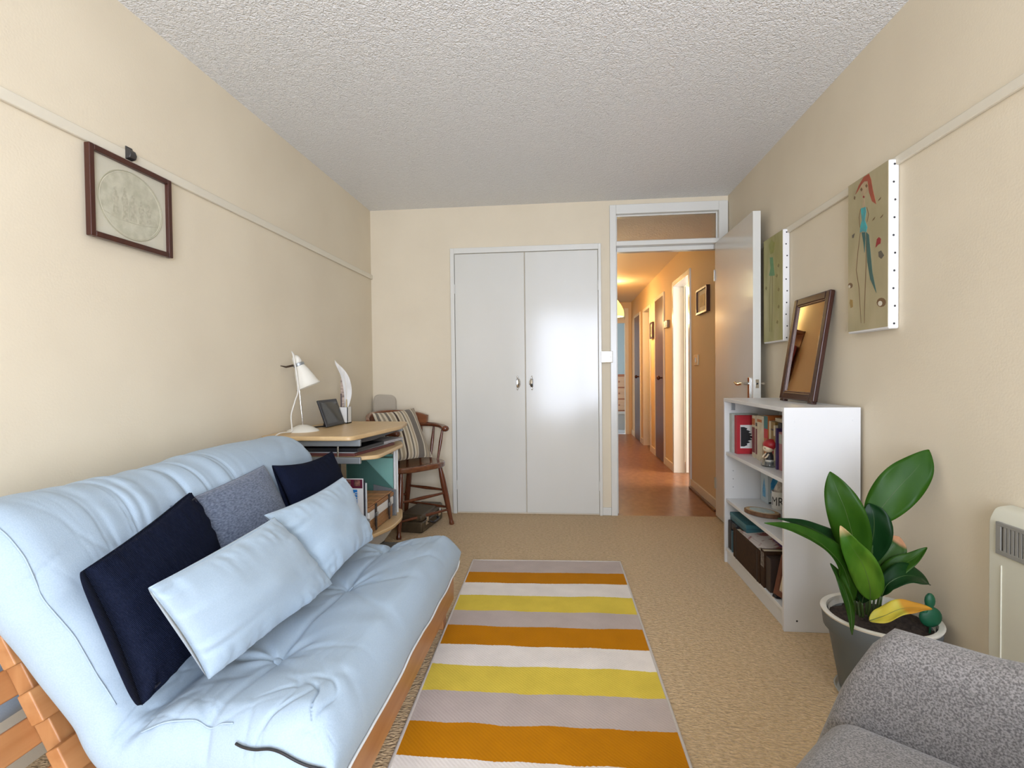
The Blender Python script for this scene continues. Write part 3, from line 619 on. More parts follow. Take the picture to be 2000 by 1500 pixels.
# papers and slim items in the open tray
def flat_item(name, label, cat, poly, z0, z1, m):
    return tag(slab(poly, z0, z1).build(name, m, bevel=.0015), label, cat)
flat_item('laptop', 'closed black laptop lying in the tray slot under the desktop', 'laptop', [(-1.36, 2.50), (-1.02, 2.50), (-.985, 2.78), (-1.33, 2.82)], .6795, .698, BLACKP)
flat_item('folder', 'dark red brown folder lying under the closed laptop', 'folder', [(-1.38, 2.49), (-1.03, 2.485), (-.965, 2.90), (-1.33, 2.98)], .6605, .6745, mat('maroon', (.12, .035, .03), .5))
flat_item('notepad', 'grey notepad lying between laptop and red brown folder', 'notepad', [(-1.37, 2.495), (-1.035, 2.49), (-.98, 2.84), (-1.34, 2.92)], .6748, .6792, mat('grey_paper', (.42, .43, .44), .6))
pp = tag(slab([(-1.18, 2.84), (-.995, 2.80), (-.955, 3.03), (-1.16, 3.06)], .6755, .690).build('papers', mat('loose_papers', (.55, .53, .52), .6, col2=(.35, .33, .33), vscale=60, stretch=(1, 1, 8)), bevel=.001), 'wad of loose grey papers at the chair end of the tray', 'papers')

# items on the lower shelf
bs = thing('wicker_basket', 'lidded wicker basket with white liner and dark straps on the lower desk shelf', 'basket', (-1.09, 2.72, .25))
def wicker_mat():
    m = mat('wicker', (.42, .20, .08), .6, bump=0); nt = m.node_tree; L = nt.links; b = nt.nodes['Principled BSDF']
    tc = nn(nt, 'ShaderNodeTexCoord'); wv = nn(nt, 'ShaderNodeTexWave', bands_direction='Z'); wv.inputs['Scale'].default_value = 42; wv.inputs['Distortion'].default_value = 2.5; wv.inputs['Detail Scale'].default_value = 6
    L.new(tc.outputs['Object'], wv.inputs['Vector']); r = nn(nt, 'ShaderNodeValToRGB'); e = r.color_ramp.elements; e[0].color = (.30, .12, .045, 1); e[1].color = (.60, .32, .13, 1)
    L.new(wv.outputs['Fac'], r.inputs[0]); L.new(r.outputs[0], b.inputs['Base Color'])
    bp = nn(nt, 'ShaderNodeBump'); bp.inputs['Strength'].default_value = .8; bp.inputs['Distance'].default_value = .004; L.new(wv.outputs['Fac'], bp.inputs['Height']); L.new(bp.outputs[0], b.inputs['Normal']); return m
WICK = wicker_mat(); bx0, bx1, by0, by1 = -1.20, -.982, 2.535, 2.905
B(bx0, bx1, by0, by1, .2505, .345).build('body', WICK, bs, bevel=.012)
B(bx0-.003, bx1+.003, by0-.003, by1+.003, .322, .368).build('liner', mat('white_liner', (.74, .73, .70), .8, bump=.3, bscale=60), bs, bevel=.006)
ld = MB(); 
ld.box(bx0-.006, bx1+.006, by0-.006, by1+.006, .368, .392); ld.build('lid', WICK, bs, bevel=.008)
for i in range(4):
    yy = by0+.05+i*.09; B(bx0+.01, bx1-.005, yy-.03, yy+.052, .392, .396).build('lid_band', wood('lid_band_wood', (.50, .23, .08), (.64, .34, .14), 'y', .4), bs, bevel=.002)
STR = mat('dark_leather_strap', (.03, .018, .014), .5)
for yy in (2.605, 2.81):
    B(bx1+.004, bx1+.010, yy, yy+.022, .278, .395).build('strap', STR, bs, bevel=.002); B(bx1+.010, bx1+.015, yy-.012, yy+.008, .262, .335).build('strap_end', STR, bs, bevel=.002)
    MB().tube([(bx1+.0125, yy-.004, .33), (bx1+.0125, yy-.004, .35), (bx1+.0125, yy+.026, .35), (bx1+.0125, yy+.026, .33)], .002, 6, closed=True).build('buckle', STEEL, bs)
# smoky acrylic side panels of the shelf holder
ACR = mat('smoky_acrylic', (.22, .23, .24), .15, alpha=.6)
hl = thing('acrylic_holder', 'smoky clear acrylic magazine holder around the shelf items', 'holder', (-1.1, 2.5, .25))
MB().prism([(-1.30, .2505), (-.966, .2505), (-.966, .345), (-1.06, .36), (-1.30, .46)], (0, 2.500, 0), (1, 0, 0), (0, 0, 1), (0, 1, 0), .006).build('side_panel', ACR, hl)
MB().prism([(-1.10, .2505), (-.966, .2505), (-.966, .40), (-1.10, .43)], (0, 2.915, 0), (1, 0, 0), (0, 0, 1), (0, 1, 0), .006).build('side_panel', ACR, hl)
# magazines standing at the near end
mg = thing('magazine', 'white and blue magazine standing up front on the lower desk shelf', 'magazine', (-1.08, 2.51, .25))
B(-1.22, -1.0, 2.5095, 2.515, .2505, .545).build('pages', mat('mag_white', (.80, .80, .79), .4), mg)
B(-1.215, -1.003, 2.5082, 2.5095, .497, .541).build('cover_band', mat('mag_maroon', (.12, .01, .035), .4), mg)
B(-1.10, -1.030, 2.5078, 2.5092, .36, .490).build('cover_block', mat('mag_blue', (.02, .22, .62), .4), mg)
B(-1.085, -1.030, 2.5072, 2.5088, .30, .372).build('cover_block', mat('mag_yellow', (.70, .48, .08), .4, col2=(.10, .08, .05), vscale=40), mg)
for x in (-1.078, -1.03): B(x-.016, x+.016, 2.5070, 2.5088, .508, .538).build('cover_picture', mat('mag_photo', (.35, .16, .12), .4, col2=(.04, .015, .02), vscale=45), mg)
text_part('lettering', '021', .03, (-1.045, 2.5068, .455), (0, 0, -1), (1, 0, 0), WHITE, mg)
for i, (m, z, l) in enumerate(((mat('mag_dark', (.03, .03, .04), .4), .535, 'dark magazine tucked behind the white and blue magazine'), (mat('mag_pale', (.62, .64, .63), .4), .52, 'pale glossy magazine standing beside the wicker basket'))):
    tag(B(-1.215+.003*i, -.993+.006*i, 2.5165+.006*i, 2.521+.008*i, .2505, z).build('magazine', m), l, 'magazine', None)
tg = thing('magazine_file', 'teal green sloping magazine file behind the wicker basket', 'file box', (-1.1, 2.93, .25))
TEAL = mat('teal_card', (.10, .27, .22), .6, col2=(.12, .30, .245), vscale=20); TEAL2 = mat('teal_card_dark', (.05, .14, .115), .6)
MB().prism([(-1.26, .2505), (-.985, .2505), (-.985, .40), (-1.165, .585), (-1.26, .585)], (0, 2.925, 0), (1, 0, 0), (0, 0, 1), (0, 1, 0), .004).build('near_side', TEAL2, tg)
MB().prism([(-1.26, .2505), (-.99, .2505), (-.99, .588), (-1.26, .588)], (0, 3.02, 0), (1, 0, 0), (0, 0, 1), (0, 1, 0), .004).build('far_side', TEAL, tg)
B(-1.264, -1.26, 2.925, 3.024, .2505, .585).build('spine', TEAL, tg)
B(-1.25, -.996, 2.955, 3.005, .255, .575).build('papers', mat('file_papers', (.20, .42, .36), .6), tg)
# mugs/dark things beyond keyboard shelf: rounded dark pouch
tag(MB().lathe([(.001, .2505), (.05, .2505), (.055, .30), (.05, .44), (.035, .50), (.001, .51)], (-1.30, 2.80, 0), 18).build('dark_flask', mat('dark_green_flask', (.02, .035, .03), .35), smooth=60), 'dark green flask standing at the back of the lower desk shelf', 'flask')

# desk lamp
LW = mat('cream_enamel', (.80, .77, .68), .2, coat=.4)
dl = thing('desk_lamp', 'old cream enamel desk lamp with tilted cone shade on the desk', 'lamp', (-1.365, 2.62, DZ))
MB().lathe([(.001, .034), (.02, .033), (.05, .022), (.078, .007), (.082, 0), (.001, 0)], (-1.365, 2.62, DZ), 32).build('base', LW, dl, smooth=50)
MB().tube([(-1.365, 2.62, DZ+.03), (-1.378, 2.605, 1.05), (-1.385, 2.60, 1.125)], .0045, 8).build('stem', CHROME, dl, smooth=60)
lp = np.array((-1.372, 2.603, 1.118)); ld_ = unit((.36, .12, -.92)); a1 = unit(np.cross(ld_, (0, 0, 1))); a2 = np.cross(ld_, a1)
MB().lathe([(.020, -.012), (.024, .004), (.037, .035), (.047, .07), (.054, .10), (.060, .116), (.065, .121), (.063, .123), (.051, .10), (.033, .035), (.020, .006), (.001, .002)], lp, 32, [a1, a2, ld_]).build('lamp_shade', LW, dl, smooth=50)
MB().lathe([(.001, -.052), (.012, -.050), (.021, -.036), (.023, -.012), (.001, -.010)], lp, 20, [a1, a2, ld_]).build('lamp_cap', LW, dl, smooth=50)
MB().lathe([(.025, -.008), (.0285, -.006), (.0285, .006), (.025, .008)], lp, 20, [a1, a2, ld_]).build('collar', STEEL, dl, smooth=40)
MB().tube([lp-a1*0+np.array((-.02, -.02, -.004)), lp+np.array((-.045, -.045, -.012)), lp+np.array((-.06, -.07, -.006))], [.006, .005, .002], 8).build('switch', mat('dark_brass', (.10, .07, .05), .35, .8), dl, smooth=60)
MB().tube(spline([lp-ld_*.05, lp+np.array((-.02, -.03, .066)), lp+np.array((.004, -.055, .03)), (-1.352, 2.555, 1.0), (-1.376, 2.565, .93), (-1.395, 2.56, .86), (-1.382, 2.54, .80), (-1.385, 2.535, .776), (-1.40, 2.44, .775), (-1.42, 2.37, .72)], 8), .0034, 7).build('flex', mat('flex_white', (.78, .76, .70), .5), dl, smooth=180)
B(-1.30, -1.299, 2.60, 2.60001, 1.05, 1.06) if False else None
# tablet on its stand
tb_ = thing('tablet', 'black tablet tilted on a small stand on the desk', 'tablet', (-1.31, 2.89, DZ))
tu = unit((.03, 1, 0)); tv = unit((-.33, .02, .94)); tn = unit(np.cross(tu, tv)); tv = np.cross(tn, tu); tc_ = np.array((-1.333, 2.888, DZ+.0765))
MB().obox(tc_, [tu, tv, tn], (.112, .079, .006)).build('case', BLACKP, tb_, bevel=.004)
MB().obox(tc_+tn*.0062, [tu, tv, tn], (.092, .062, .0006)).build('screen', mat('dark_screen', (.05, .05, .045), .06), tb_)
MB().obox(tc_-tn*.030-tv*.040, [tu, unit(tv+tn*.75), unit(tn-tv*.75)], (.05, .042, .003)).build('stand', BLACKP, tb_)
MB().tube(spline([tc_-tn*.02-tv*.068-tu*.06, (-1.36, 2.78, DZ+.006), (-1.40, 2.72, DZ+.005)], 6), .004, 6).build('cable', BLACKP, tb_, smooth=180)
# pen pot with feather and pencils
pt = thing('pen_pot', 'square white pen pot near the wall end of the desk', 'pot', (-1.345, 3.08, DZ))
pm = MB(); px, py, hw = -1.325, 3.06, .029
pm.box(px-hw, px+hw, py-hw, py-hw+.004, DZ, DZ+.098).box(px-hw, px+hw, py+hw-.004, py+hw, DZ, DZ+.098).box(px-hw, px-hw+.004, py-hw, py+hw, DZ, DZ+.098).box(px+hw-.004, px+hw, py-hw, py+hw, DZ, DZ+.098).box(px-hw, px+hw, py-hw, py+hw, DZ, DZ+.006)
pm.build('pot', mat('white_ceramic', (.76, .75, .71), .25), pt)
ft = thing('feather', 'large white feather standing in the pen pot', 'feather', (px, py, DZ+.01))
cl = spline([(px+.004, py, DZ+.01), (px+.006, py, DZ+.10), (px+.012, py, DZ+.20), (px-.005, py-.005, DZ+.30), (px-.055, py-.01, DZ+.385)], 10)
MB().tube(cl, np.linspace(.0022, .0007, len(cl)), 6).build('quill', mat('quill', (.70, .64, .52), .4), ft, smooth=180)
nvn = len(cl); A = np.zeros((nvn, 5, 3))
for i, p in enumerate(cl):
    f = i/(nvn-1); wd = 0 if f < .22 else .026*math.sin(PI*min((f-.22)/.78, 1))**.6
    for j in range(5): k = (j-2)/2; A[i, j] = p+np.array((k*wd*(1.25 if k > 0 else .75), .004*abs(k), -.012*abs(k)*(wd > 0)))
Bk = A.copy(); Bk[:, :, 1] += .0012
MB().grid(A).grid(Bk[::-1]).build('vane', mat('feather_white', (.78, .77, .74), .8, col2=(.66, .64, .60), vscale=60, stretch=(1, 1, .2)), ft, smooth=180)
for k, (dx, top, m, l) in enumerate(((-.016, .26, mat('ruler', (.60, .46, .36), .5, col2=(.12, .08, .06), vscale=55, stretch=(.2, .2, 1)), 'printed wooden ruler standing in the pen pot behind the feather'), (-.02, .17, mat('pencil_dark', (.07, .04, .04), .4), 'dark pencil in the pen pot beside the ruler'), (.018, .135, mat('pencil_gold', (.45, .34, .16), .4), 'short gold pencil at the right of the pen pot'))):
    o = MB().obox((px+dx, py+.006-.012*k, DZ+.01+top/2), [unit((1, .2, 0)), unit((-.2, 1, 0)), (0, 0, 1)], ((.010 if k == 0 else .0035), .0025, top/2))
    tag(o.build(('ruler', 'pencil', 'pencil')[k], m, bevel=.0008), l, ('ruler', 'pencil', 'pencil')[k])

# ================================================================ CHAIR IN THE CORNER
cF, cL = np.array((.8, -.6, 0)), np.array((.6, .8, 0)); cC = np.array((-1.092, 3.560, 0))
def cp(f, l, z): return cC+cF*f+cL*l+np.array((0, 0, z))
chr_ = thing('captains_chair', 'dark stained wooden captains chair with spindle back in the corner', 'chair', tuple(cC))
seat = []
for k in range(36):
    a = 2*PI*k/36; ca_, sa_ = math.cos(a), math.sin(a); q = lambda v, e: math.copysign(abs(v)**e, v)
    seat.append((.215*q(ca_, .7), .235*q(sa_, .65)*(1+.06*ca_)))
MB().prism(seat, cp(0, 0, .412), cF, cL, (0, 0, 1), .038).build('seat', wood('chair_seat_wood', (.11, .035, .014), (.19, .065, .025), 'x', .18, coat=.5), chr_, smooth=40, bevel=.010, seg=3)
legs = {'fl': ((.15, .165, .41), (.20, .225, 0)), 'fr': ((.15, -.165, .41), (.20, -.225, 0)), 'bl': ((-.13, .115, .41), (-.19, .11, 0)), 'br': ((-.13, -.115, .41), (-.19, -.12, 0))}
def on(k, t): a, b = np.array(legs[k][0]), np.array(legs[k][1]); return cp(*(a+(b-a)*t))
for k in legs:
    ts = np.array([0, .08, .15, .3, .5, .7, .88, .93, .96, 1]); rs = np.array([.014, .016, .019, .021, .021, .018, .014, .014, .018, .017])
    MB().tube([on(k, t) for t in ts], rs, 12).build('leg', CHAIRW, chr_, smooth=50)
for a, b, ta, tb2 in (('fl', 'fr', .45, .45), ('fl', 'bl', .40, .40), ('fr', 'br', .40, .40), ('fl', 'bl', .70, .70), ('fr', 'br', .70, .70), ('fl', 'fr', .74, .74), ('bl', 'br', .55, .55)):
    p, q = on(a, ta), on(b, tb2); MB().tube([p+(q-p)*t for t in (0, .2, .5, .8, 1)], [.007, .009, .012, .009, .007], 10).build('stretcher', CHAIRW, chr_, smooth=50)
arc = []
for k in range(31):
    a = math.radians(-128+256*k/30); arc.append((-.0+.245*-math.cos(a)*1.0+.0, .262*math.sin(a)*(1 if abs(a) < 1.57 else 1.0)))
arc = [(f if f < 0 else f*1.15, l) for f, l in arc]
rail = [cp(f-.01, l, .690-.012*max(f, 0)/.15) for f, l in arc]
MB().tube(rail, [.021 if 2 < k < 28 else .026 for k in range(31)], 10, flat=.75).build('arm_rail', CHAIRW, chr_, smooth=50)
for e in (0, -1): MB().ell(rail[e], (.028, .028, .022), 12).build('arm_knob', CHAIRW, chr_, smooth=180)
cr_ = MB(); A = np.zeros((15, 2, 2, 3)); cn = arc[7:24]
G = []
for i, (f, l) in enumerate(cn):
    t = i/(len(cn)-1); top = .700+.105*math.sin(PI*(.10+.80*t))**.5; r_ = unit((f, l)); 
    inn, out = np.array((f, l))-r_*.014, np.array((f, l))+r_*.012
    G.append([cp(*(inn), .700), cp(*(inn-r_*-.012), top-.004), cp(*(out+r_*.012), top), cp(*out, .700)])
MB().grid(np.array(G), closev=True).add([G[0][k] for k in range(4)], [(0, 1, 2, 3)]).add([G[-1][k] for k in range(4)], [(3, 2, 1, 0)]).build('crest', wood('crest_wood', (.16, .05, .02), (.24, .085, .035), 'x', .22, coat=.4), chr_, smooth=50, bevel=.004)
for k in (2, 5, 8, 11, 13, 17, 19, 22, 25, 28):
    f, l = arc[k]; q = np.array((f, l))*.82
    a, b = cp(f-.01, l, .682), cp(min(q[0], .19), q[1], .445)
    MB().tube([a+(b-a)*t for t in (0, .15, .45, .7, 1)], [.0075, .009, .0125, .010, .0075], 10).build('spindle', CHAIRW, chr_, smooth=50)
# striped cushion on the chair
def stripe_mat():
    m = mat('brown_cream_stripes', (.5, .42, .3), .9, bump=.3, bscale=300, spec=.15, sheen=.2); nt = m.node_tree; L = nt.links; b = nt.nodes['Principled BSDF']
    tc = nn(nt, 'ShaderNodeTexCoord'); sp = nn(nt, 'ShaderNodeVectorMath', operation='DOT_PRODUCT'); sp.inputs[1].default_value = (.6, .8, 0); L.new(tc.outputs['Object'], sp.inputs[0])
    mr = nn(nt, 'ShaderNodeMapRange'); mr.inputs['From Min'].default_value = -.21; mr.inputs['From Max'].default_value = .21; L.new(sp.outputs['Value'], mr.inputs[0])
    r = nn(nt, 'ShaderNodeValToRGB'); r.color_ramp.interpolation = 'CONSTANT'; e = r.color_ramp.elements
    cr, tn_, dk_, gy, bl = (.60, .52, .38), (.40, .32, .21), (.055, .035, .025), (.17, .145, .115), (.30, .25, .18)
    seq = [(0, tn_), (.06, cr), (.10, gy), (.14, cr), (.17, bl), (.21, cr), (.25, gy), (.29, cr), (.32, tn_), (.37, cr), (.40, dk_), (.44, cr), (.47, tn_), (.51, cr), (.54, gy), (.57, cr), (.60, tn_), (.63, cr), (.65, gy), (.77, cr), (.80, bl), (.83, tn_), (.87, bl), (.91, cr), (.95, gy), (.98, cr)]
    for i, (p, c) in enumerate(seq):
        el = e[i] if i < 2 else e.new(p); el.position = p; el.color = (*c, 1)
    L.new(mr.outputs[0], r.inputs[0]); L.new(r.outputs[0], b.inputs['Base Color']); return m
cushion('striped_cushion', 'cream, tan and brown striped cushion leaning on the wooden chair', stripe_mat(),
        [tuple(cp(-.115, -.205, .800)), tuple(cp(-.115, .145, .815)), tuple(cp(.07, .165, .470)), tuple(cp(.07, -.215, .470))], .12, .07, pipes=(0,), pipe_r=.002, wr=.004, seed=21, seam_m=mat('cushion_edge', (.45, .38, .27), .9))
# beige rounded panel leaning in the corner
pn = roundpoly([(-1.462, 0), (-1.262, 0), (-1.282, .903), (-1.455, .912)], .05)
tag(MB().prism(pn, (0, 3.885, 0), (1, 0, 0), (0, 0, 1), (0, 1, 0), .032).build('padded_panel', fabric('beige_canvas', (.46, .40, .31), (.50, .44, .35), 250), smooth=40, bevel=.008), 'beige fabric covered panel with rounded top standing in the corner behind the chair', 'panel')
# suitcase under the chair
sd, sn = unit((.05, .38, 0)), unit((.38, -.05, 0)); so = np.array((-.920, 3.57, 0))
SU = mat('brown_leatherette', (.060, .042, .022), .4, col2=(.085, .06, .032), vscale=40, bump=.4, bscale=220, bdist=.001)
su = thing('suitcase', 'small old brown suitcase with chrome clasps lying under the chair', 'suitcase', tuple(so-sn*.08))
def sbox(a0, a1, d0, d1, z0, z1): return MB().obox(so+sd*(a0+a1)/2-sn*(d0+d1)/2+np.array((0, 0, (z0+z1)/2)), [sd, sn, (0, 0, 1)], ((a1-a0)/2, abs(d1-d0)/2, (z1-z0)/2))
sbox(-.19, .19, 0, .17, .002, .078).build('base', SU, su, bevel=.014, seg=3)
sbox(-.192, .192, -.002, .172, .080, .125).build('lid', SU, su, bevel=.018, seg=3)
for a in (-.115, .115):
    k = sbox(a-.025, a+.025, -.006, 0, .045, .076).build('clasp', CHROME, su, bevel=.002); sbox(a-.014, a+.014, -.010, -.002, .076, .100).build('hasp', CHROME, k, bevel=.003)
sbox(-.02, .02, -.004, 0, .092, .100).build('name_plate', CHROME, su, bevel=.001)
MB().tube([so+sd*a+sn*o+np.array((0, 0, z)) for a, o, z in ((-.06, .004, .052), (-.058, .020, .046), (-.04, .024, .040), (.04, .024, .040), (.058, .020, .046), (.06, .004, .052))], .008, 8).build('handle', BLACKP, su, smooth=60)

# ================================================================ BOOKCASE
bk = thing('bookcase', 'low white bookcase against the right wall', 'bookcase', (1.03, 2.6, 0))
BX0, BX1, BY0, BY1, BZ = .880, 1.172, 2.2046, 3.008, .911
B(BX0, BX1, BY0, BY0+.018, 0, BZ).build('side_panel', LAM, bk, bevel=.0015)
B(BX0, BX1, BY1-.018, BY1, 0, BZ).build('side_panel', LAM, bk, bevel=.0015)
B(BX0, BX1, BY0+.018, BY1-.018, BZ-.018, BZ-.001).build('top_panel', LAM, bk, bevel=.0015)
for z in (.616, .357): B(BX0+.006, BX1-.006, BY0+.0185, BY1-.0185, z-.017, z).build('shelf', LAM, bk, bevel=.0015)
B(BX0+.004, BX1-.006, BY0+.0185, BY1-.0185, .068, .086).build('bottom_shelf', LAM, bk, bevel=.0015)
B(BX0+.012, BX0+.026, BY0+.0185, BY1-.0185, 0, .0675).build('plinth', LAM, bk, bevel=.0015)
B(BX1-.005, BX1-.001, BY0+.0185, BY1-.0185, .05, BZ-.018).build('back_panel', LAM, bk)
for z in (.20, .255, .42, .465, .51, .68, .74): 
    MB().cyl((BX0+.045, BY1-.0182, z), (BX0+.045, BY1-.0192, z), .003, n=8).build('pin_hole', STEEL, bk)
for y_, z in ((BX0+.05, .045), ): MB().cyl((y_, BY0-.0004, z), (y_, BY0+.001, z), .004, n=10).build('screw_hole', BLACKP, bk)
for a, z in ((.045, .855), (.045, .825), (.265, .862)): MB().cyl((BX0+a, BY0-.0012, z), (BX0+a, BY0+.001, z), .006, n=12).build('cap', LAM, bk)
B(BX0+.035, BX0+.055, BY1-.0215, BY1-.0182, .845, .892).build('bracket', STEEL, bk, bevel=.001)
# books ------------------------------------------------------------------
PAGES = mat('book_pages', (.66, .58, .44), .8, col2=(.58, .50, .37), vscale=120, stretch=(.1, 1, .1))
def book(label, y0, y1, z0, hgt, x0, dep, cover, group=None, bands=(), name='book'):
    t = thing(name, label, 'book', (x0+dep/2, (y0+y1)/2, z0), group); th_ = min(.0025, (y1-y0)*.2)
    m = MB().box(x0, x0+dep, y0, y0+th_, z0, z0+hgt).box(x0, x0+dep, y1-th_, y1, z0, z0+hgt).box(x0, x0+.002, y0+th_, y1-th_, z0, z0+hgt)
    m.build('cover', cover, t)
    B(x0+.002, x0+dep-.004, y0+th_, y1-th_, z0+.003, z0+hgt-.003).build('pages', PAGES, t)
    for b0, b1, bm_ in bands: B(x0-.0006, x0+.0005, y0+.001, y1-.001, z0+hgt*b0, z0+hgt*b1).build('spine_label', bm_, t)
    return t
def cm(n, c): return mat(n, c, .5, col2=tuple(x*.85 for x in c), vscale=30)
RED = cm('book_red', (.50, .015, .025)); CRM = cm('book_cream', (.62, .54, .38)); TL_ = cm('book_teal', (.03, .16, .17)); MAR = cm('book_maroon', (.17, .02, .025)); GLD = cm('book_gold', (.25, .15, .03))
PUR = cm('book_purple', (.045, .02, .10)); PNK = cm('book_pink', (.40, .17, .17)); BLK = cm('book_black', (.015, .014, .016)); ORG = cm('book_orange', (.45, .13, .02)); GRN = cm('book_grey_green', (.42, .46, .40)); TXT = cm('book_text', (.06, .03, .02))
Z1 = .6165
book('grey green hardback farthest left on the top shelf', 2.945, 2.985, Z1, .212, .905, .135, GRN)
rb = book('red book showing a black tree on white cover on the top shelf', 2.905, 2.942, Z1, .205, .918, .135, RED)
B(.936, 1.050, 2.9042, 2.9052, Z1+.030, Z1+.155).build('cover_picture', mat('cover_white', (.80, .80, .79), .4), rb)
rs_ = random.Random(4); tre = [(0, -.052)]
for i in range(15):
    f = i/14; env_ = .064*math.sin(PI*(.12+.76*f))**.8; tre.append((env_*(1 if i % 2 else .70)+rs_.uniform(-.004, .004), -.052+.104*f))
tre += [(0, .052)]
MB().prism(tre, (.938, 2.9036, Z1+.092), (1, 0, 0), (0, 0, 1), (0, 1, 0), .0007).build('tree_silhouette', BLK, rb)
B(.99, 1.049, 2.9034, 2.9042, Z1+.085, Z1+.089).build('tree_trunk', BLK, rb)
xs = .965
tops = [
 ('cream paperback with red spine block beside the red tree book', 2.770, 2.812, .215, CRM, ((.12, .72, MAR), (.78, .93, ORG)), xs),
 ('cream paperback with dark red spine block in the middle of the top shelf', 2.722, 2.768, .215, CRM, ((.10, .70, MAR), (.76, .84, TXT)), xs+.002),
 ('thick plain cream paperback on the top shelf', 2.655, 2.718, .222, CRM, ((.86, .92, ORG),), xs-.008),
 ('paperback with teal, red and orange spine on the top shelf', 2.602, 2.650, .228, ORG, ((.72, .99, TL_), (.52, .72, RED)), xs),
 ('narrow cream book right of the teal and orange spine', 2.572, 2.599, .205, CRM, (), xs+.004),
 ('dark gold brown hardback on the top shelf', 2.520, 2.569, .205, GLD, ((.80, .84, TXT),), xs+.002),
 ('pale cream slim book beside the gold hardback', 2.500, 2.517, .192, CRM, ((.60, .75, GLD),), xs-.006),
 ('black book with cream lettered block near the panel end', 2.462, 2.497, .205, BLK, ((.80, .88, CRM),), xs+.006),
 ('slim purple book standing near the panel end of the top shelf', 2.446, 2.459, .185, PUR, (), xs-.020),
 ('pink and grey paperback at the panel end of the top shelf', 2.408, 2.442, .170, PNK, ((.70, .95, GRN),), xs-.012),
 ('dusky pink book right of the pink and grey paperback', 2.372, 2.404, .172, PNK, ((.1, .25, MAR),), xs-.005),
 ('tall black book last in the top shelf row', 2.322, 2.368, .200, BLK, (), xs)]
for l, a, b, hg, cv, bands, x0 in tops: book(l, a, b, Z1, hg, x0, .14, cv, 'books on the top shelf', bands)
lb = thing('book', 'cream book lying flat across the tops of the standing books', 'book', (1.04, 2.42, Z1+.2055), 'books on the top shelf')
B(.985, 1.115, 2.34, 2.565, Z1+.2056, Z1+.2085).box(.985, 1.115, 2.34, 2.565, Z1+.220, Z1+.2228).box(.985, .987, 2.34, 2.565, Z1+.2085, Z1+.220).build('cover', CRM, lb)
B(.988, 1.112, 2.342, 2.563, Z1+.2085, Z1+.220).build('pages', PAGES, lb)
text_part('lettering', 'M', .013, (.9848, 2.47, Z1+.2095), (0, -1, 0), (0, 0, 1), TXT, lb)
# glass dish with little red haired figure
gl = mat('dish_glass', (.85, .88, .86), .05, trans=.95)
gd = thing('glass_dish', 'small glass dish at the front of the top shelf holding a figurine', 'dish', (.945, 2.53, Z1))
MB().lathe([(.001, 0), (.030, 0), (.036, .006), (.037, .030), (.034, .030), (.033, .008), (.001, .006)], (.945, 2.53, Z1+.0002), 28).build('bowl', gl, gd, smooth=50)
fg = thing('figurine', 'small red haired figurine in a black dress in the glass dish', 'figurine', (.945, 2.53, Z1+.0065))
fz = Z1+.007; fx, fy = .945, 2.53
MB().lathe([(.001, 0), (.020, 0), (.020, .014), (.016, .016), (.016, .024), (.021, .026), (.016, .045), (.010, .058), (.001, .060)], (fx, fy, fz), 18).build('body', BLK, fg, smooth=40)
MB().lathe([(.0165, .015), (.0175, .017), (.0175, .023), (.0165, .025)], (fx, fy, fz), 18).build('belt', mat('fig_white', (.70, .66, .60), .4), fg, smooth=40)
hd_ = MB().ell((fx-.006, fy-.004, fz+.078), (.024, .024, .020), 18).build('head', mat('fig_skin', (.72, .60, .42), .4), fg, smooth=180)
for s_ in (-1, 1): MB().ell((fx-.026+.003*s_, fy-.014+.012*s_, fz+.081), (.002, .002, .003), 8).build('eye', BLK, hd_, smooth=180)
MB().ell((fx+.006, fy-.002, fz+.095), (.034, .034, .026), 18).ell((fx+.026, fy-.004, fz+.068), (.014, .016, .030), 12).build('hair', mat('fig_red', (.36, .015, .02), .4), fg, smooth=180)
for s_ in (-1, 1): MB().tube([(fx-.008, fy+.014*s_, fz+.052), (fx-.018, fy+.020*s_, fz+.040), (fx-.024, fy+.012*s_, fz+.032)], .004, 8).build('arm', MATS['fig_skin'], fg, smooth=180)

# middle shelf
Z2 = .3572
bl = thing('gift_box', 'blue and white printed box at the back of the middle shelf', 'box', (1.11, 2.90, Z2))
B(1.06, 1.155, 2.86, 2.96, Z2, Z2+.175).build('body', mat('box_pale', (.45, .52, .54), .4), bl, bevel=.002)
BLU = mat('box_blue', (.03, .22, .48), .4, col2=(.12, .42, .62), vscale=35)
MB().prism([(-.033, .06), (.033, .06), (.033, .11), (.022, .14), (.012, .165), (-.012, .165), (-.022, .14), (-.033, .11)], (1.108, 2.8594, Z2), (1, 0, 0), (0, 0, 1), (0, 1, 0), .0008).build('printed_panel', BLU, bl)
MB().prism([(-.02, .03), (.02, .03), (.02, .07), (0, .13), (-.02, .07)], (1.0594, 2.91, Z2), (0, 1, 0), (0, 0, 1), (1, 0, 0), .0008).build('printed_panel', BLU, bl)
B(1.065, 1.15, 2.8592, 2.8602, Z2+.004, Z2+.012).build('base_line', BLK, bl)
mu = thing('mug', 'white mug lettered in black on the middle shelf', 'mug', (1.088, 2.775, Z2))
MB().lathe([(.001, 0), (.036, 0), (.039, .004), (.039, .090), (.0365, .090), (.0362, .008), (.001, .006)], (1.088, 2.775, Z2), 32).build('body', MATS['white_ceramic'], mu, smooth=40)
MB().tube(spline([(1.122, 2.788, Z2+.075), (1.146, 2.797, Z2+.068), (1.150, 2.799, Z2+.045), (1.144, 2.797, Z2+.024), (1.122, 2.788, Z2+.018)], 6), .005, 8).build('handle', MATS['white_ceramic'], mu, smooth=180)
LETU = unit((.82, -.57, 0))
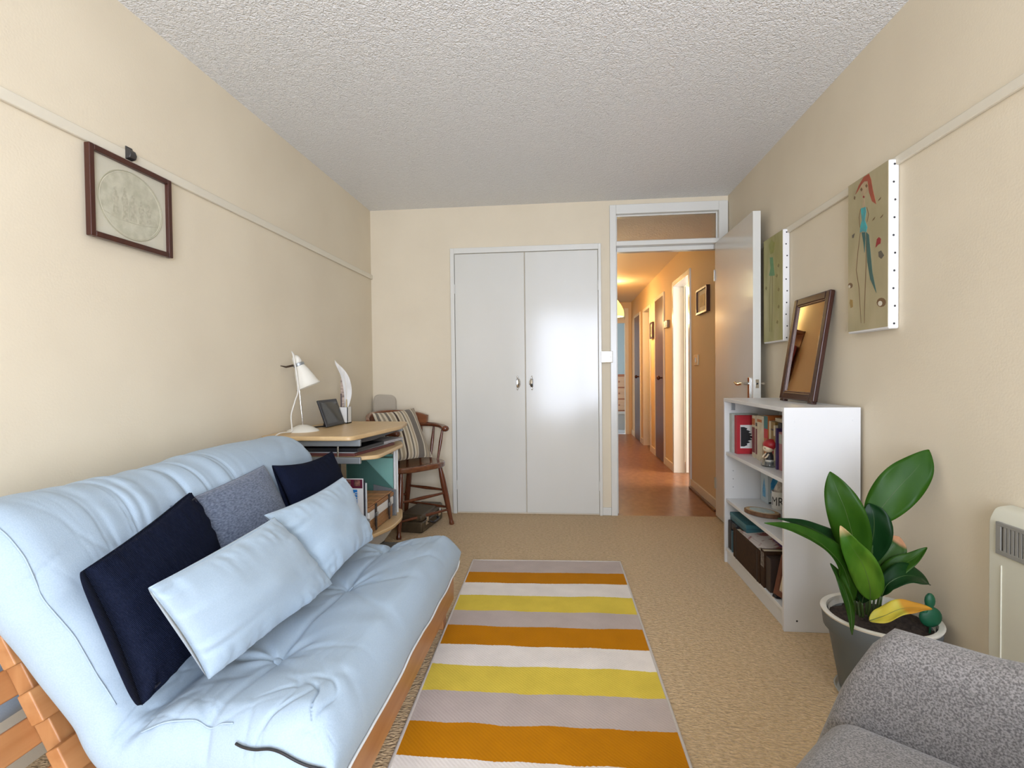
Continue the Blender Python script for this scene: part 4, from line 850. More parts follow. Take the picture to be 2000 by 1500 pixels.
mt_ = text_part('lettering', 'MR', .062, (1.088, 2.775, Z2+.022), (1, 0, 0), (0, 0, 1), BLK, mu, .0003)
a0_ = -2.30
for v in mt_.data.vertices:                           # wrap the letters round the mug
    p = np.array(v.co)+np.array(WL[mu.name]); d_ = p[0]-1.088; a_ = a0_+d_*.72/.039; q = (1.088+.0393*math.cos(a_), 2.775+.0393*math.sin(a_), p[2])
    v.co = Vector(np.array(q)-np.array(WL[mu.name]))
un = thing('ornament', 'white pointed shell ornament standing in the lettered mug', 'ornament', (1.088, 2.775, Z2+.008))
MB().lathe([(.001, .0), (.018, .01), (.026, .07), (.028, .09), (.022, .105), (.014, .12), (.007, .138), (.001, .155)], (1.088, 2.775, Z2+.008), 14).build('shell', mat('shell_white', (.66, .62, .56), .5, col2=(.40, .34, .30), vscale=50), un, smooth=60)
MB().tube([(1.098, 2.765, Z2+.09), (1.108, 2.755, Z2+.115), (1.112, 2.750, Z2+.125)], [.008, .006, .002], 8).build('spur', MATS['shell_white'], un, smooth=60)
gp = thing('glass_plate', 'round clear glass plate on a small stand at the panel end of the middle shelf', 'plate', (1.10, 2.60, Z2))
MB().lathe([(.001, 0), (.060, 0), (.066, .004), (.066, .007), (.060, .004), (.001, .004)], (1.09, 2.64, Z2+.078), 36, [unit((.3, .95, 0)), unit((.12, -.04, 1)), unit((-.95, .3, .1))]).build('plate', gl, gp, smooth=40)
for s_ in (-.045, .045): MB().tube([(1.075+.3*s_, 2.635+.95*s_, Z2+.018), (1.07+.3*s_, 2.637+.95*s_, Z2+.004), (1.13+.3*s_, 2.62+.95*s_, Z2+.004), (1.11+.3*s_, 2.63+.95*s_, Z2+.14)], .0025, 6).build('stand_wire', STEEL, gp)
ws = thing('wood_slice', 'oval slice of wood with pale blue painted top at the shelf edge', 'coaster', (.955, 2.64, Z2))
oa, ob_ = unit((.55, -.83, 0)), unit((.83, .55, 0))
MB().lathe([(.001, 0), (.88, 0), (1, .15), (1, .85), (.93, 1), (.001, 1)], (.957, 2.655, Z2), 30, [oa*.092, ob_*.055, (0, 0, .020)]).build('bark', wood('bark', (.10, .045, .02), (.20, .10, .05), 'z', .7), ws, smooth=30)
MB().lathe([(.001, 0), (.93, 0), (.93, .3), (.001, .3)], (.957, 2.655, Z2+.020), 30, [oa*.092, ob_*.055, (0, 0, .001)]).build('cut_face', wood('cut_face', (.40, .26, .13), (.52, .36, .20), 'x', .6), ws)
MB().lathe([(.001, 0), (.70, 0), (.70, .3), (.001, .3)], (.957, 2.655, Z2+.0204), 24, [oa*.092, ob_*.055, (0, 0, .003)]).build('painted_top', mat('slice_paint', (.38, .50, .50), .5, col2=(.60, .62, .56), vscale=60), ws)

# bottom shelf
Z3 = .0865
tb3 = thing('storage_box', 'teal blue box lying on the black folder on the bottom shelf', 'box', (1.0, 2.91, Z3+.1585))
B(.905, 1.12, 2.72, 2.975, Z3+.1585, Z3+.194).build('base', cm('teal_box', (.03, .12, .15)), tb3, bevel=.003); B(.903, 1.122, 2.718, 2.977, Z3+.180, Z3+.200).build('lid', cm('teal_lid', (.045, .17, .20)), tb3, bevel=.003)
tag(B(.892, 1.13, 2.925, 2.975, Z3, Z3+.158).box(.895, 1.13, 2.86, 2.9245, Z3+.12, Z3+.158).build('box_file', BLK, bevel=.006), 'black rounded box file at the far end of the bottom shelf', 'box file')
book('slim light blue book beside the black box file', 2.900, 2.921, Z3, .112, .893, .12, cm('book_lightblue', (.05, .14, .19)))
book('slim dark blue book on the bottom shelf', 2.880, 2.897, Z3, .110, .897, .12, cm('book_dblue', (.03, .07, .11)))
book('slim rust red book on the bottom shelf', 2.848, 2.876, Z3, .108, .893, .12, cm('book_rust', (.22, .06, .04)), bands=((.2, .8, ORG),))
BRL = mat('brown_leather', (.034, .016, .008), .6, col2=(.05, .024, .012), vscale=60, bump=.4, bscale=150, bdist=.001, spec=.15)
al = thing('photo_album', 'large brown leather photo album standing on the bottom shelf', 'album', (1.0, 2.66, Z3))
B(.880, .890, 2.475, 2.845, Z3, Z3+.150).build('front_cover', BRL, al, bevel=.002)
B(.912, .920, 2.475, 2.845, Z3, Z3+.150).build('back_cover', BRL, al, bevel=.002)
B(.890, .912, 2.485, 2.835, Z3+.004, Z3+.145).build('pages', PAGES, al)
for y in (2.80, 2.50):
    B(.879, .8802, y, y+.006, Z3, Z3+.150).build('cover_groove', BLK, al)
lf = MB()
for k in range(3): lf.obox((.955+.012*k, 2.66-.02*k, Z3+.158+.0025*k), [unit((.96, .1*k-.06, .20-.05*k)), unit((.06-.1*k, .99, 0)), unit((-.2, 0, .97))], (.065, .135, .0008))
tag(lf.build('leaflets', mat('leaflet_print', (.66, .60, .56), .5, col2=(.30, .10, .09), vscale=22, contrast=(.5, .62))), 'fan of printed leaflets lying on top of the brown album', 'leaflets')
tag(B(.93, 1.10, 2.60, 2.845, Z3, Z3+.148).build('dark_box', BLK, bevel=.003), 'plain black box hidden behind the brown album', 'box')
B0 = book('dark brown book with worn spine right of the brown album', 2.430, 2.470, Z3, .165, .884, .17, BRL, bands=((.55, .95, mat('worn_spine', (.25, .22, .19), .6, col2=(.05, .03, .02), vscale=70)),))
tag(B(.890, 1.06, 2.375, 2.427, Z3, Z3+.150).build('box_file', mat('dark_brown_box', (.03, .017, .012), .5), bevel=.003), 'narrow dark brown box next to the picture frame on the bottom shelf', 'box')
tag(B(.985, 1.13, 2.50, 2.594, Z3, Z3+.215).build('folder', cm('folder_purple', (.07, .02, .13)), bevel=.002), 'purple folder standing behind the brown album', 'folder')
pf = thing('floral_picture', 'small brown wooden frame with floral print at the panel end of the bottom shelf', 'picture frame', (.95, 2.29, Z3))
fu, fv = unit((.25, -.97, 0)), unit((.22, .05, .97)); fn = np.cross(fu, fv); fo = np.array((.897, 2.345, Z3+.012))
FRW = wood('frame_brown', (.10, .03, .015), (.17, .06, .03), 'z', .35)
def fb(a0, a1, b0, b1, d0, d1): return MB().obox(fo+fu*(a0+a1)/2+fv*(b0+b1)/2+fn*(d0+d1)/2, [fu, fv, fn], ((a1-a0)/2, (b1-b0)/2, (d1-d0)/2))
for a0, a1, b0, b1 in ((0, .022, 0, .17), (.088, .11, 0, .17), (.022, .088, 0, .022), (.022, .088, .148, .17)): fb(a0, a1, b0, b1, -.01, .008).build('frame_bar', FRW, pf, bevel=.002)
fb(.022, .088, .022, .148, -.006, -.001).build('floral_print', mat('floral', (.66, .56, .40), .5, col2=(.45, .06, .03), vscale=38, contrast=(.52, .62)), pf)
fb(.005, .03, -.012, 0, -.012, .012).build('foot', BLK, pf); fb(.08, .105, -.012, 0, -.012, .012).build('foot', BLK, pf)

# mirror on the bookcase, leaning on the wall
mi = thing('mirror', 'dark wood framed mirror leaning on the wall on top of the bookcase', 'mirror', (1.09, 2.585, BZ))
mo = np.array((1.089, 2.585, BZ)); mU = np.array((0, -1., 0)); mV = unit((.076, 0, .50)); mN = np.cross(mV, mU) ; mN = mN if mN[0] < 0 else -mN
def mbx(a0, a1, b0, b1, d0, d1): return MB().obox(mo+mU*(a0+a1)/2+mV*(b0+b1)/2+mN*(d0+d1)/2, [mU, mV, mN], ((a1-a0)/2, (b1-b0)/2, abs(d1-d0)/2))
MW, MH_, fw = .178, .505, .036
for a0, a1, b0, b1 in ((-MW, -MW+fw, .008, MH_), (MW-fw, MW, .008, MH_), (-MW+fw, MW-fw, .008, .008+fw), (-MW+fw, MW-fw, MH_-fw, MH_)): mbx(a0, a1, b0, b1, -.012, .012).build('frame_bar', MDARK, mi, bevel=.006, seg=3)
for a0, a1, b0, b1 in ((-MW+fw-.003, -MW+fw+.006, .008+fw, MH_-fw), (MW-fw-.006, MW-fw+.003, .008+fw, MH_-fw), (-MW+fw+.006, MW-fw-.006, .008+fw-.003, .008+fw+.006), (-MW+fw+.006, MW-fw-.006, MH_-fw-.006, MH_-fw+.003)): mbx(a0, a1, b0, b1, 0, .008).build('inner_bead', mat('bead_wood', (.09, .035, .02), .25), mi, bevel=.002)
mbx(-MW+fw-.002, MW-fw+.002, .006+fw, MH_-fw+.002, -.004, .001).build('mirror_glass', mat('mirror_silver', (.86, .85, .82), .015, 1), mi)
for a in (-MW+.03, MW-.03): mbx(a-.022, a+.022, -.001, .010, -.012, .010).build('foot', MDARK, mi, bevel=.003)

# ================================================================ WALL ART
def canvas(label, y0, y1, z0, z1, m):
    t = thing('canvas_painting', label, 'painting', (XR-.018, (y0+y1)/2, z0))
    B(XR-.036, XR-.001, y0, y1, z0, z1).build('canvas', mat('canvas_white', (.80, .79, .77), .7, bump=.3, bscale=90, bdist=.002), t, bevel=.006, seg=3)
    B(XR-.0372, XR-.0358, y0+.004, y1-.002, z0+.008, z1-.003).build('painted_face', m, t)
    for k in range(10): 
        z = z0+.018+(z1-z0-.036)*k/9; MB().ell((XR-.018+.003*math.sin(k*2.1), y0-.0005, z), (.0040, .0015, .0040), 8).build('nail', BLACKP, t, smooth=180)
    return t
OLV = mat('olive_canvas', (.36, .31, .17), .6, col2=(.46, .39, .235), vscale=7, vdetail=6, stretch=(1, 1, .5))
OLV2 = mat('green_olive_canvas', (.31, .29, .10), .6, col2=(.46, .42, .22), vscale=9, vdetail=6, stretch=(1, 1, .3))
cv1 = canvas('tall canvas painting of a red haired thin woman in turquoise, white nailed edge', 1.985, 2.252, 1.205, 1.802, OLV)
cv2 = canvas('tall canvas painting of a faint green figure, partly hidden behind the open door', 2.885, 3.150, 1.215, 1.802, OLV2)
def art(t, y0, y1, z0, z1, pts, m, name, lift):
    P = []
    for x, y in pts:
        f1 = (y-265)/1185; f2 = (y-90)/1310; xl, xr = 65+30*f1, 350+35*f2; u = (x-xl)/(xr-xl); top, bot = 265-175*u, 1450-50*u; v = (y-top)/(bot-top)
        P.append((y1-(y1-y0)*u, z1-(z1-z0)*v))
    MB().prism(P, (XR-.0372, 0, 0), (0, 1, 0), (0, 0, 1), (-1, 0, 0), lift).build(name, m, t)
def stroke(t, y0, y1, z0, z1, pts, wd, m, name, lift):
    pts = [np.array(p, float) for p in pts]; L_, R_ = [], []
    for i, p in enumerate(pts):
        d_ = unit(pts[min(i+1, len(pts)-1)]-pts[max(i-1, 0)]); n_ = np.array((-d_[1], d_[0])); f = wd*(.55 if i in (0, len(pts)-1) else 1); L_.append(tuple(p+n_*f)); R_.append(tuple(p-n_*f))
    art(t, y0, y1, z0, z1, L_+R_[::-1], m, name, lift)
HAIR = cm('paint_rust', (.36, .07, .03)); TQ = mat('paint_turquoise', (.03, .38, .40), .5, col2=(.08, .24, .24), vscale=30); DT = cm('paint_dark_teal', (.025, .11, .10)); FACE = cm('paint_face', (.46, .34, .20)); BRN = cm('paint_brown', (.16, .085, .03)); PRED = cm('paint_red', (.28, .01, .015)); PGR = cm('paint_grey', (.10, .085, .06)); PWH = cm('paint_white', (.66, .62, .50))
a_ = (1.985, 2.252, 1.205, 1.802)
art(cv1, *a_, [(160, 300), (175, 240), (220, 205), (228, 300), (205, 340), (190, 375), (172, 340)], FACE, 'painted_head', .0006)
art(cv1, *a_, [(128, 335), (150, 270), (185, 205), (222, 183), (238, 230), (252, 310), (278, 425), (250, 400), (228, 330), (215, 240), (190, 240), (165, 270), (145, 310)], HAIR, 'painted_hair', .0010)
for x, y in ((172, 300), (208, 275)): art(cv1, *a_, [(x-9, y), (x, y-15), (x+8, y), (x, y+16)], BRN, 'painted_eye', .0013)
art(cv1, *a_, [(183, 360), (190, 350), (197, 362), (190, 370)], PRED, 'painted_mouth', .0013)
art(cv1, *a_, [(185, 375), (197, 375), (200, 445), (183, 445)], FACE, 'painted_neck', .0006)
art(cv1, *a_, [(172, 450), (205, 440), (210, 480), (203, 545), (222, 600), (215, 640), (190, 632), (170, 640), (172, 590), (182, 545), (175, 490)], TQ, 'painted_dress', .0010)
art(cv1, *a_, [(183, 640), (208, 640), (212, 690), (208, 800), (198, 720)], DT, 'painted_leg', .0010)
art(cv1, *a_, [(216, 640), (235, 660), (250, 800), (268, 960), (300, 1120), (255, 1010), (230, 870), (222, 760)], DT, 'painted_sash', .0010)
for pts in ([(172, 640), (158, 800), (150, 940), (175, 1080), (198, 1360)], [(215, 640), (222, 900), (220, 1200), (222, 1360)], [(168, 455), (160, 520), (168, 600)], [(215, 445), (228, 500), (220, 560)]): stroke(cv1, *a_, pts, 2.2, BRN, 'painted_line', .0005)
art(cv1, *a_, [(292, 700), (305, 686), (318, 700), (316, 735), (300, 745), (285, 765)], PRED, 'painted_rose', .0010)
art(cv1, *a_, [(305, 800), (322, 790), (342, 830), (325, 855), (308, 838)], PGR, 'painted_mark', .0010)
art(cv1, *a_, [(110, 660), (130, 645), (122, 680), (112, 682)], PGR, 'painted_mark', .0010)
art(cv1, *a_, [(118, 350), (126, 355), (124, 378), (117, 372)], BRN, 'painted_mark', .0010)
for x, y in ((265, 540), (318, 525), (300, 390)): art(cv1, *a_, [(x-9, y+14), (x-4, y+2), (x+9, y-14), (x+4, y+2)], BRN, 'painted_mark', .0010)
for x, y, r in ((335, 1195, 1.0), (107, 1060, .6)):
    art(cv1, *a_, [(x+r*30*math.cos(k*PI/6), y+r*36*math.sin(k*PI/6)) for k in range(12)], BRN, 'painted_flower', .0008); art(cv1, *a_, [(x-6+r*14*math.cos(k*PI/6), y+8+r*20*math.sin(k*PI/6)) for k in range(12)], PWH, 'painted_flower_centre', .0012)
art(cv1, *a_, [(108, 1170), (128, 1175), (132, 1230), (115, 1240), (105, 1200)], cm('paint_ochre', (.32, .20, .05)), 'painted_mark', .0008)
b_ = (2.885, 3.150, 1.215, 1.802); GRNP = cm('paint_green', (.10, .26, .10)); OLD = cm('paint_olive_dark', (.20, .17, .04))
art(cv2, *b_, [(170, 440), (215, 430), (235, 560), (250, 640), (210, 650), (165, 650), (185, 560)], GRNP, 'painted_dress', .0009)
art(cv2, *b_, [(150, 300), (190, 230), (240, 260), (225, 380), (180, 400)], cm('paint_moss', (.26, .27, .04)), 'painted_head', .0008)
for pts in ([(185, 650), (175, 900), (190, 1300)], [(215, 650), (225, 900), (225, 1300)]): stroke(cv2, *b_, pts, 3.5, OLD, 'painted_line', .0006)
for x, y in ((300, 520), (280, 640), (310, 800), (315, 1000), (300, 1180), (120, 800)): art(cv2, *b_, [(x-14, y+10), (x, y-22), (x+14, y-6), (x+6, y+24)], OLD, 'painted_mark', .0008)

# framed medallion print on the left wall
fp = thing('framed_print', 'dark wood framed print with a pale round classical scene on the left wall', 'picture', (XL, 1.65, 1.50))
FY_0, FY_1, FZ0, FZ1, fwd = 1.481, 1.820, 1.500, 1.785, .018
for a in ((FY_0, FY_0+fwd, FZ0, FZ1), (FY_1-fwd, FY_1, FZ0, FZ1), (FY_0+fwd, FY_1-fwd, FZ0, FZ0+fwd), (FY_0+fwd, FY_1-fwd, FZ1-fwd, FZ1)): B(XL+.014, XL+.034, *a).build('frame_bar', DARKW, fp, bevel=.003)
B(XL+.014, XL+.020, FY_0+fwd, FY_1-fwd, FZ0+fwd, FZ1-fwd).build('mount', mat('print_mount', (.66, .62, .49), .6), fp)
mc = np.array((XL+.020, 1.651, 1.640)); ry, rz = .132, .112
MB().lathe([(.001, 0), (1, 0), (1, .0008), (.001, .0008)], mc, 48, [(0, ry, 0), (0, 0, rz), (1, 0, 0)]).build('medallion', mat('medallion_print', (.46, .44, .32), .6, col2=(.60, .57, .44), vscale=34, vdetail=8), fp)
MB().tube([mc+np.array((.001, ry*math.cos(k*PI/24), rz*math.sin(k*PI/24))) for k in range(48)], .0016, 6, closed=True).build('medallion_ring', mat('ring_print', (.44, .41, .29), .5), fp, smooth=180)
MB().tube([mc+np.array((.001, (ry-.006)*math.cos(k*PI/24), (rz-.006)*math.sin(k*PI/24))) for k in range(48)], .0009, 6, closed=True).build('medallion_ring', mat('ring_pale', (.62, .58, .45), .5), fp, smooth=180)
SK = mat('sketch_grey', (.42, .395, .285), .7, col2=(.56, .525, .40), vscale=90, vdetail=6)
def fig_(y, z, hgt, k):                               # pale draped figures drawn in the medallion
    o = mc+np.array((.0009, y-1.651, z-1.640)); P_ = [(-.010, 0), (.012, 0), (.009, hgt*.45), (.013, hgt*.62), (.006, hgt*.80), (.0075, hgt*.90), (.002, hgt), (-.005, hgt*.95), (-.006, hgt*.80), (-.013, hgt*.62), (-.007, hgt*.4)]
    MB().prism([(a*(1+.3*k), b) for a, b in P_], o, (0, 1, 0), (0, 0, 1), (1, 0, 0), .0004).build('drawn_figure', SK, fp)
for y, z, h_, k in ((1.585, 1.60, .085, .2), (1.622, 1.585, .11, .4), (1.655, 1.59, .09, 1.0), (1.69, 1.585, .085, .3), (1.722, 1.60, .07, .1)): fig_(y, z, h_, k)
MB().tube([mc+np.array((.0012, -.115, -.045)), mc+np.array((.0012, -.05, -.058)), mc+np.array((.0012, .04, -.055)), mc+np.array((.0012, .115, -.04))], .0008, 5).build('drawn_ground', SK, fp)
B(XL+.0205, XL+.0218, FY_0+fwd, FY_1-fwd, FZ0+fwd, FZ1-fwd).build('glazing', GLASS, fp)
hk = MB().prism([(0, 0), (.017, .004), (.021, .016), (.016, .030), (.006, .036), (.004, .044), (0, .044)], (XL+.013, 1.636, 1.795), (1, 0, 0), (0, 0, 1), (0, 1, 0), .028)
tag(hk.build('picture_hook', mat('dark_hook', (.09, .085, .085), .4, .7), bevel=.002), 'dark metal picture hook on the rail above the framed print', 'hook')

# ================================================================ CONVECTOR HEATER
ht = thing('wall_heater', 'cream wall mounted convector heater with grey grille at the right edge', 'heater', (XR, 1.15, .22))
HC = mat('heater_cream', (.64, .62, .50), .4); GY0, GY1 = .78, 1.478
MB().prism(roundpoly([(0, .22), (.052, .235), (.060, .30), (.060, .66), (.045, .692), (0, .700)], .012, 4), (XR, .74, 0), (-1, 0, 0), (0, 0, 1), (0, 1, 0), .766).build('body', HC, ht, smooth=35, bevel=.006)
HG = mat('heater_grille', (.27, .26, .23), .45)
gx = XR-.0605
for a in ((GY0, GY1, .652, .662), (GY0, GY1, .578, .590), (GY0, GY0+.012, .590, .652), (GY1-.016, GY1, .590, .652)): B(gx-.005, gx+.002, *a).build('grille_frame', HG, ht, bevel=.001)
B(gx-.0006, gx+.0005, GY0+.012, GY1-.016, .590, .652).build('grille_void', mat('grille_dark', (.05, .04, .03), .7), ht)
k = 0; y = GY1-.024
while y > GY0+.02: B(gx-.0045, gx-.0006, y-.0075, y, .590, .652).build('slat', HG, ht); y -= .0118
B(gx-.002, gx+.002, 1.4635, 1.4665, .30, .550).build('panel_ridge', HC, ht, bevel=.001)

# ================================================================ PLANT
PX, PY, RZ = 1.002, 1.775, .276
pot = thing('plant_pot', 'grey plastic plant pot with white rim beside the bookcase', 'plant pot', (PX, PY, .012))
MB().lathe([(.001, .013), (.105, .013), (.110, .02), (.142, .205), (.157, .222), (.163, RZ-.004), (.157, RZ-.004), (.001, .10)], (PX, PY, 0), 44).build('outer', mat('pot_grey', (.115, .135, .145), .5), pot, smooth=40)
MB().lathe([(.163, RZ-.006), (.1655, RZ), (.160, RZ+.003), (.148, RZ), (.143, RZ-.05), (.139, RZ-.08), (.131, RZ-.08), (.142, RZ-.006)], (PX, PY, 0), 44, caps=False).build('rim', mat('pot_white', (.76, .74, .66), .45, col2=(.66, .62, .52), vscale=14), pot, smooth=50)
ng = 26; A = np.zeros((ng, 40, 3))
for i in range(ng):
    r_ = .1415*i/(ng-1)
    for j in range(40): a = 2*PI*j/40; x_, y_ = r_*math.cos(a), r_*math.sin(a); A[i, j] = (PX+x_, PY+y_, RZ-.024+.007*vnoise(x_*60, y_*60)+.006*vnoise(x_*140+7, y_*140))
so_ = MB().grid(A, closev=True).build('soil', mat('dark_soil', (.022, .014, .010), .95, col2=(.055, .036, .025), vscale=90), pot, smooth=60)
tag(MB().lathe([(.001, .0005), (.115, .0005), (.123, .012), (.126, .020), (.122, .020), (.116, .008), (.001, .004)], (PX, PY, 0), 40).build('pot_saucer', mat('clear_plastic', (.70, .74, .70), .15, alpha=.45), smooth=50), 'clear plastic saucer on the carpet under the plant pot', 'saucer')
plant = thing('aspidistra_plant', 'leafy green aspidistra growing in the grey pot', 'plant', (PX, PY, RZ-.04))
def leaf_mat(name, a, b, tip=None, tipz=None):
    m = mat(name, a, .42, col2=b, vscale=16, vdetail=3, stretch=(1, 1, .18), bump=.12, bscale=55, bdist=.001, spec=.16)
    if tip:
        nt = m.node_tree; L = nt.links; bs_ = nt.nodes['Principled BSDF']; src = bs_.inputs['Base Color'].links[0].from_socket
        uv = nn(nt, 'ShaderNodeTexCoord'); sx = nn(nt, 'ShaderNodeSeparateXYZ'); L.new(uv.outputs['UV'], sx.inputs[0])
        n = nn(nt, 'ShaderNodeTexNoise'); n.inputs['Scale'].default_value = 20; L.new(uv.outputs['Object'], n.inputs['Vector'])
        ad = nn(nt, 'ShaderNodeMath', operation='MULTIPLY_ADD'); ad.inputs[1].default_value = .12; L.new(n.outputs['Fac'], ad.inputs[0]); L.new(sx.outputs[1], ad.inputs[2])
        mr = nn(nt, 'ShaderNodeMapRange'); mr.inputs['From Min'].default_value = tipz; mr.inputs['From Max'].default_value = tipz+.08; L.new(ad.outputs[0], mr.inputs[0])
        mx = nn(nt, 'ShaderNodeMixRGB'); L.new(mr.outputs[0], mx.inputs[0]); L.new(src, mx.inputs[1]); mx.inputs[2].default_value = (*tip, 1); L.new(mx.outputs[0], bs_.inputs['Base Color'])
    return m
LG1 = leaf_mat('leaf_mid_green', (.013, .050, .0025), (.022, .070, .004)); LG2 = leaf_mat('leaf_bright_green', (.016, .062, .002), (.024, .080, .003)); LG3 = leaf_mat('leaf_dark_green', (.003, .022, .004), (.006, .035, .007)); LG4 = leaf_mat('leaf_stripe_green', (.030, .10, .006), (.085, .18, .015), (.46, .33, .16), .92); LG5 = leaf_mat('leaf_brown_tip', (.022, .06, .008), (.035, .085, .012), (.45, .23, .12), .86); LG6 = leaf_mat('leaf_yellow', (.52, .42, .05), (.42, .40, .06), (.50, .24, .03), .55)
STEM = mat('leaf_stem', (.05, .09, .02), .4)
def leaf(m, mid, wmax, face, stem=None, peak=.45, fold=.25, tipx=1.3, lab=None, curl=0):
    C_ = spline(mid, 8); n_ = len(C_); face = unit(face); A = np.zeros((n_, 9, 3))
    for i, p in enumerate(C_):
        t = i/(n_-1); d_ = unit(C_[min(i+1, n_-1)]-C_[max(i-1, 0)]); side = unit(np.cross(d_, face)); nrm = np.cross(side, d_)
        wv_ = wmax*(math.sin(PI*t**(math.log(.5)/math.log(peak)))**.85 if 0 < t < 1 else 0)+.0015
        for j in range(9):
            k_ = (j-4)/4; A[i, j] = p+side*wv_*k_*(1-.12*fold*k_*k_)+nrm*(wv_*fold*abs(k_)**1.3-curl*wv_*k_+.004*math.sin(t*14+j)*abs(k_)*(wv_/max(wmax, 1e-4)))
    mb = MB().grid(A); o = mb.build('leaf', m, plant, smooth=180)
    uv = o.data.uv_layers.new(name='UVMap')
    for p in o.data.polygons:
        for li in p.loop_indices: v = o.data.loops[li].vertex_index; uv.data[li].uv = ((v % 9)/8, (v//9)/(n_-1))
    sm = o.modifiers.new('solid', 'SOLIDIFY'); sm.thickness = .0012; sm.offset = 0
    if lab: o['label'] = lab
    MB().tube([p+np.cross(unit(np.cross((0, 0, 1), face)), (0, 0, 0)) for p in C_[:-2]], np.linspace(.0016, .0006, n_-2), 5).build('midrib', STEM, o, smooth=180)
    if stem is not None:
        s_ = spline(stem+[mid[0]], 6); MB().tube(s_, np.linspace(.0042, .0028, len(s_)), 8).build('stem', STEM, plant, smooth=180)
CAMV = np.array((-.48, -.87, .1))
leaf(LG1, [(0.925, 1.76, 0.423), (0.906, 1.74, 0.515), (0.876, 1.73, 0.615), (0.853, 1.74, 0.685), (0.843, 1.76, 0.736)], 0.053, (-.48, -.87, .1), [(0.94, 1.76, 0.279)], 0.42, 0.12, lab=None)
leaf(LG2, [(0.982, 1.8, 0.547), (1.006, 1.79, 0.601), (1.056, 1.78, 0.678), (1.113, 1.78, 0.744), (1.156, 1.79, 0.803)], 0.06, (-.48, -.87, .1), [(0.985, 1.81, 0.257), (0.988, 1.81, 0.41)], 0.52, 0.12, lab=None)
leaf(LG3, [(0.978, 1.8, 0.413), (0.982, 1.79, 0.475), (0.987, 1.78, 0.545), (0.985, 1.78, 0.595), (0.977, 1.79, 0.629)], 0.05, (-.48, -.87, .1), [(0.97, 1.79, 0.266)], 0.5, 0.2, lab=None)
leaf(LG4, [(0.933, 1.7, 0.351), (0.919, 1.68, 0.409), (0.893, 1.67, 0.475), (0.855, 1.66, 0.532), (0.83, 1.67, 0.588)], 0.042, (-.48, -.87, .1), [(0.95, 1.74, 0.28)], 0.42, 0.3, lab='striped pale green leaf with a brown tip')
leaf(LG1, [(0.891, 1.72, 0.336), (0.866, 1.7, 0.416), (0.835, 1.69, 0.474), (0.774, 1.68, 0.532), (0.695, 1.67, 0.573), (0.605, 1.66, 0.595)], 0.03, (-.3, -.55, .78), [(0.898, 1.73, 0.267)], 0.42, 0.5, lab='long arching leaf reaching left')
leaf(LG3, [(0.924, 1.8, 0.395), (0.9, 1.79, 0.457), (0.859, 1.78, 0.509), (0.779, 1.76, 0.556), (0.675, 1.74, 0.588)], 0.032, (-.3, -.55, .78), [(0.943, 1.79, 0.265)], 0.35, 0.5, lab=None)
leaf(LG5, [(1.002, 1.8, 0.347), (1.004, 1.79, 0.401), (1.02, 1.78, 0.455), (1.046, 1.78, 0.497), (1.07, 1.79, 0.521)], 0.046, (-.48, -.87, .1), [(0.989, 1.79, 0.267)], 0.55, 0.3, lab='broad leaf with a pinkish brown tip')
leaf(LG1, [(0.993, 1.76, 0.346), (1.006, 1.75, 0.392), (1.037, 1.74, 0.437), (1.076, 1.73, 0.474), (1.114, 1.73, 0.508)], 0.033, (-.3, -.55, .78), [(0.987, 1.77, 0.276)], 0.35, 0.4, lab=None)
leaf(LG3, [(0.971, 1.71, 0.359), (0.984, 1.7, 0.403), (1.028, 1.7, 0.428), (1.079, 1.71, 0.421), (1.121, 1.73, 0.392)], 0.036, (-.3, -.55, .78), [(0.978, 1.74, 0.281)], 0.55, 0.35, lab=None)
leaf(LG6, [(0.919, 1.68, 0.295), (0.953, 1.67, 0.315), (0.993, 1.66, 0.342), (1.04, 1.66, 0.349), (1.084, 1.66, 0.346)], 0.026, (-.1,-.5,.85), None, 0.4, 0.35, lab='fallen yellow and orange leaf')
leaf(LG3, [(0.934, 1.77, 0.315), (0.916, 1.76, 0.377), (0.902, 1.75, 0.43), (0.896, 1.75, 0.479), (0.897, 1.76, 0.525)], 0.034, (-.48, -.87, .1), [(0.935, 1.76, 0.27)], 0.45, 0.3, lab=None)
leaf(LG3, [(0.93, 1.74, 0.324), (0.934, 1.73, 0.374), (0.941, 1.73, 0.422), (0.939, 1.74, 0.467)], 0.034, (-.48, -.87, .1), [(0.939, 1.75, 0.275)], 0.5, 0.3, lab=None)
leaf(LG1, [(0.859, 1.66, 0.26), (0.862, 1.67, 0.31), (0.856, 1.68, 0.368), (0.838, 1.69, 0.427), (0.816, 1.7, 0.462)], 0.013, (-.48, -.87, .1), None, 0.55, 0.4, lab=None)

# cactus shaped ornament at the pot rim
cc = thing('cactus_ornament', 'small green cactus shaped ornament stuck in the pot by the wall', 'ornament', (1.115, 1.715, RZ-.04))
CG = mat('cactus_green', (.005, .085, .035), .5, bump=.2, bscale=100)
MB().ell((1.1150, 1.715, RZ+.022), (.033, .012, .032), 20).ell((1.1130, 1.715, RZ+.072), (.015, .010, .024), 16).ell((1.099, 1.715, RZ+.042), (.012, .009, .018), 14).build('paddles', CG, cc, smooth=180)
MB().cyl((1.113, 1.717, RZ-.05), (1.115, 1.715, RZ), .003, n=8).build('spike', CG, cc, smooth=60)

# ================================================================ ARMCHAIR
aF, aR = unit((-.75, .66, 0)), unit((.66, .75, 0)); aC = np.array((.575, .655, 0))
def ap(f, r, z): return aC+aF*f+aR*r+np.array((0, 0, z))
ac = thing('armchair', 'grey melange fabric tub armchair in the right foreground', 'armchair', tuple(aC))
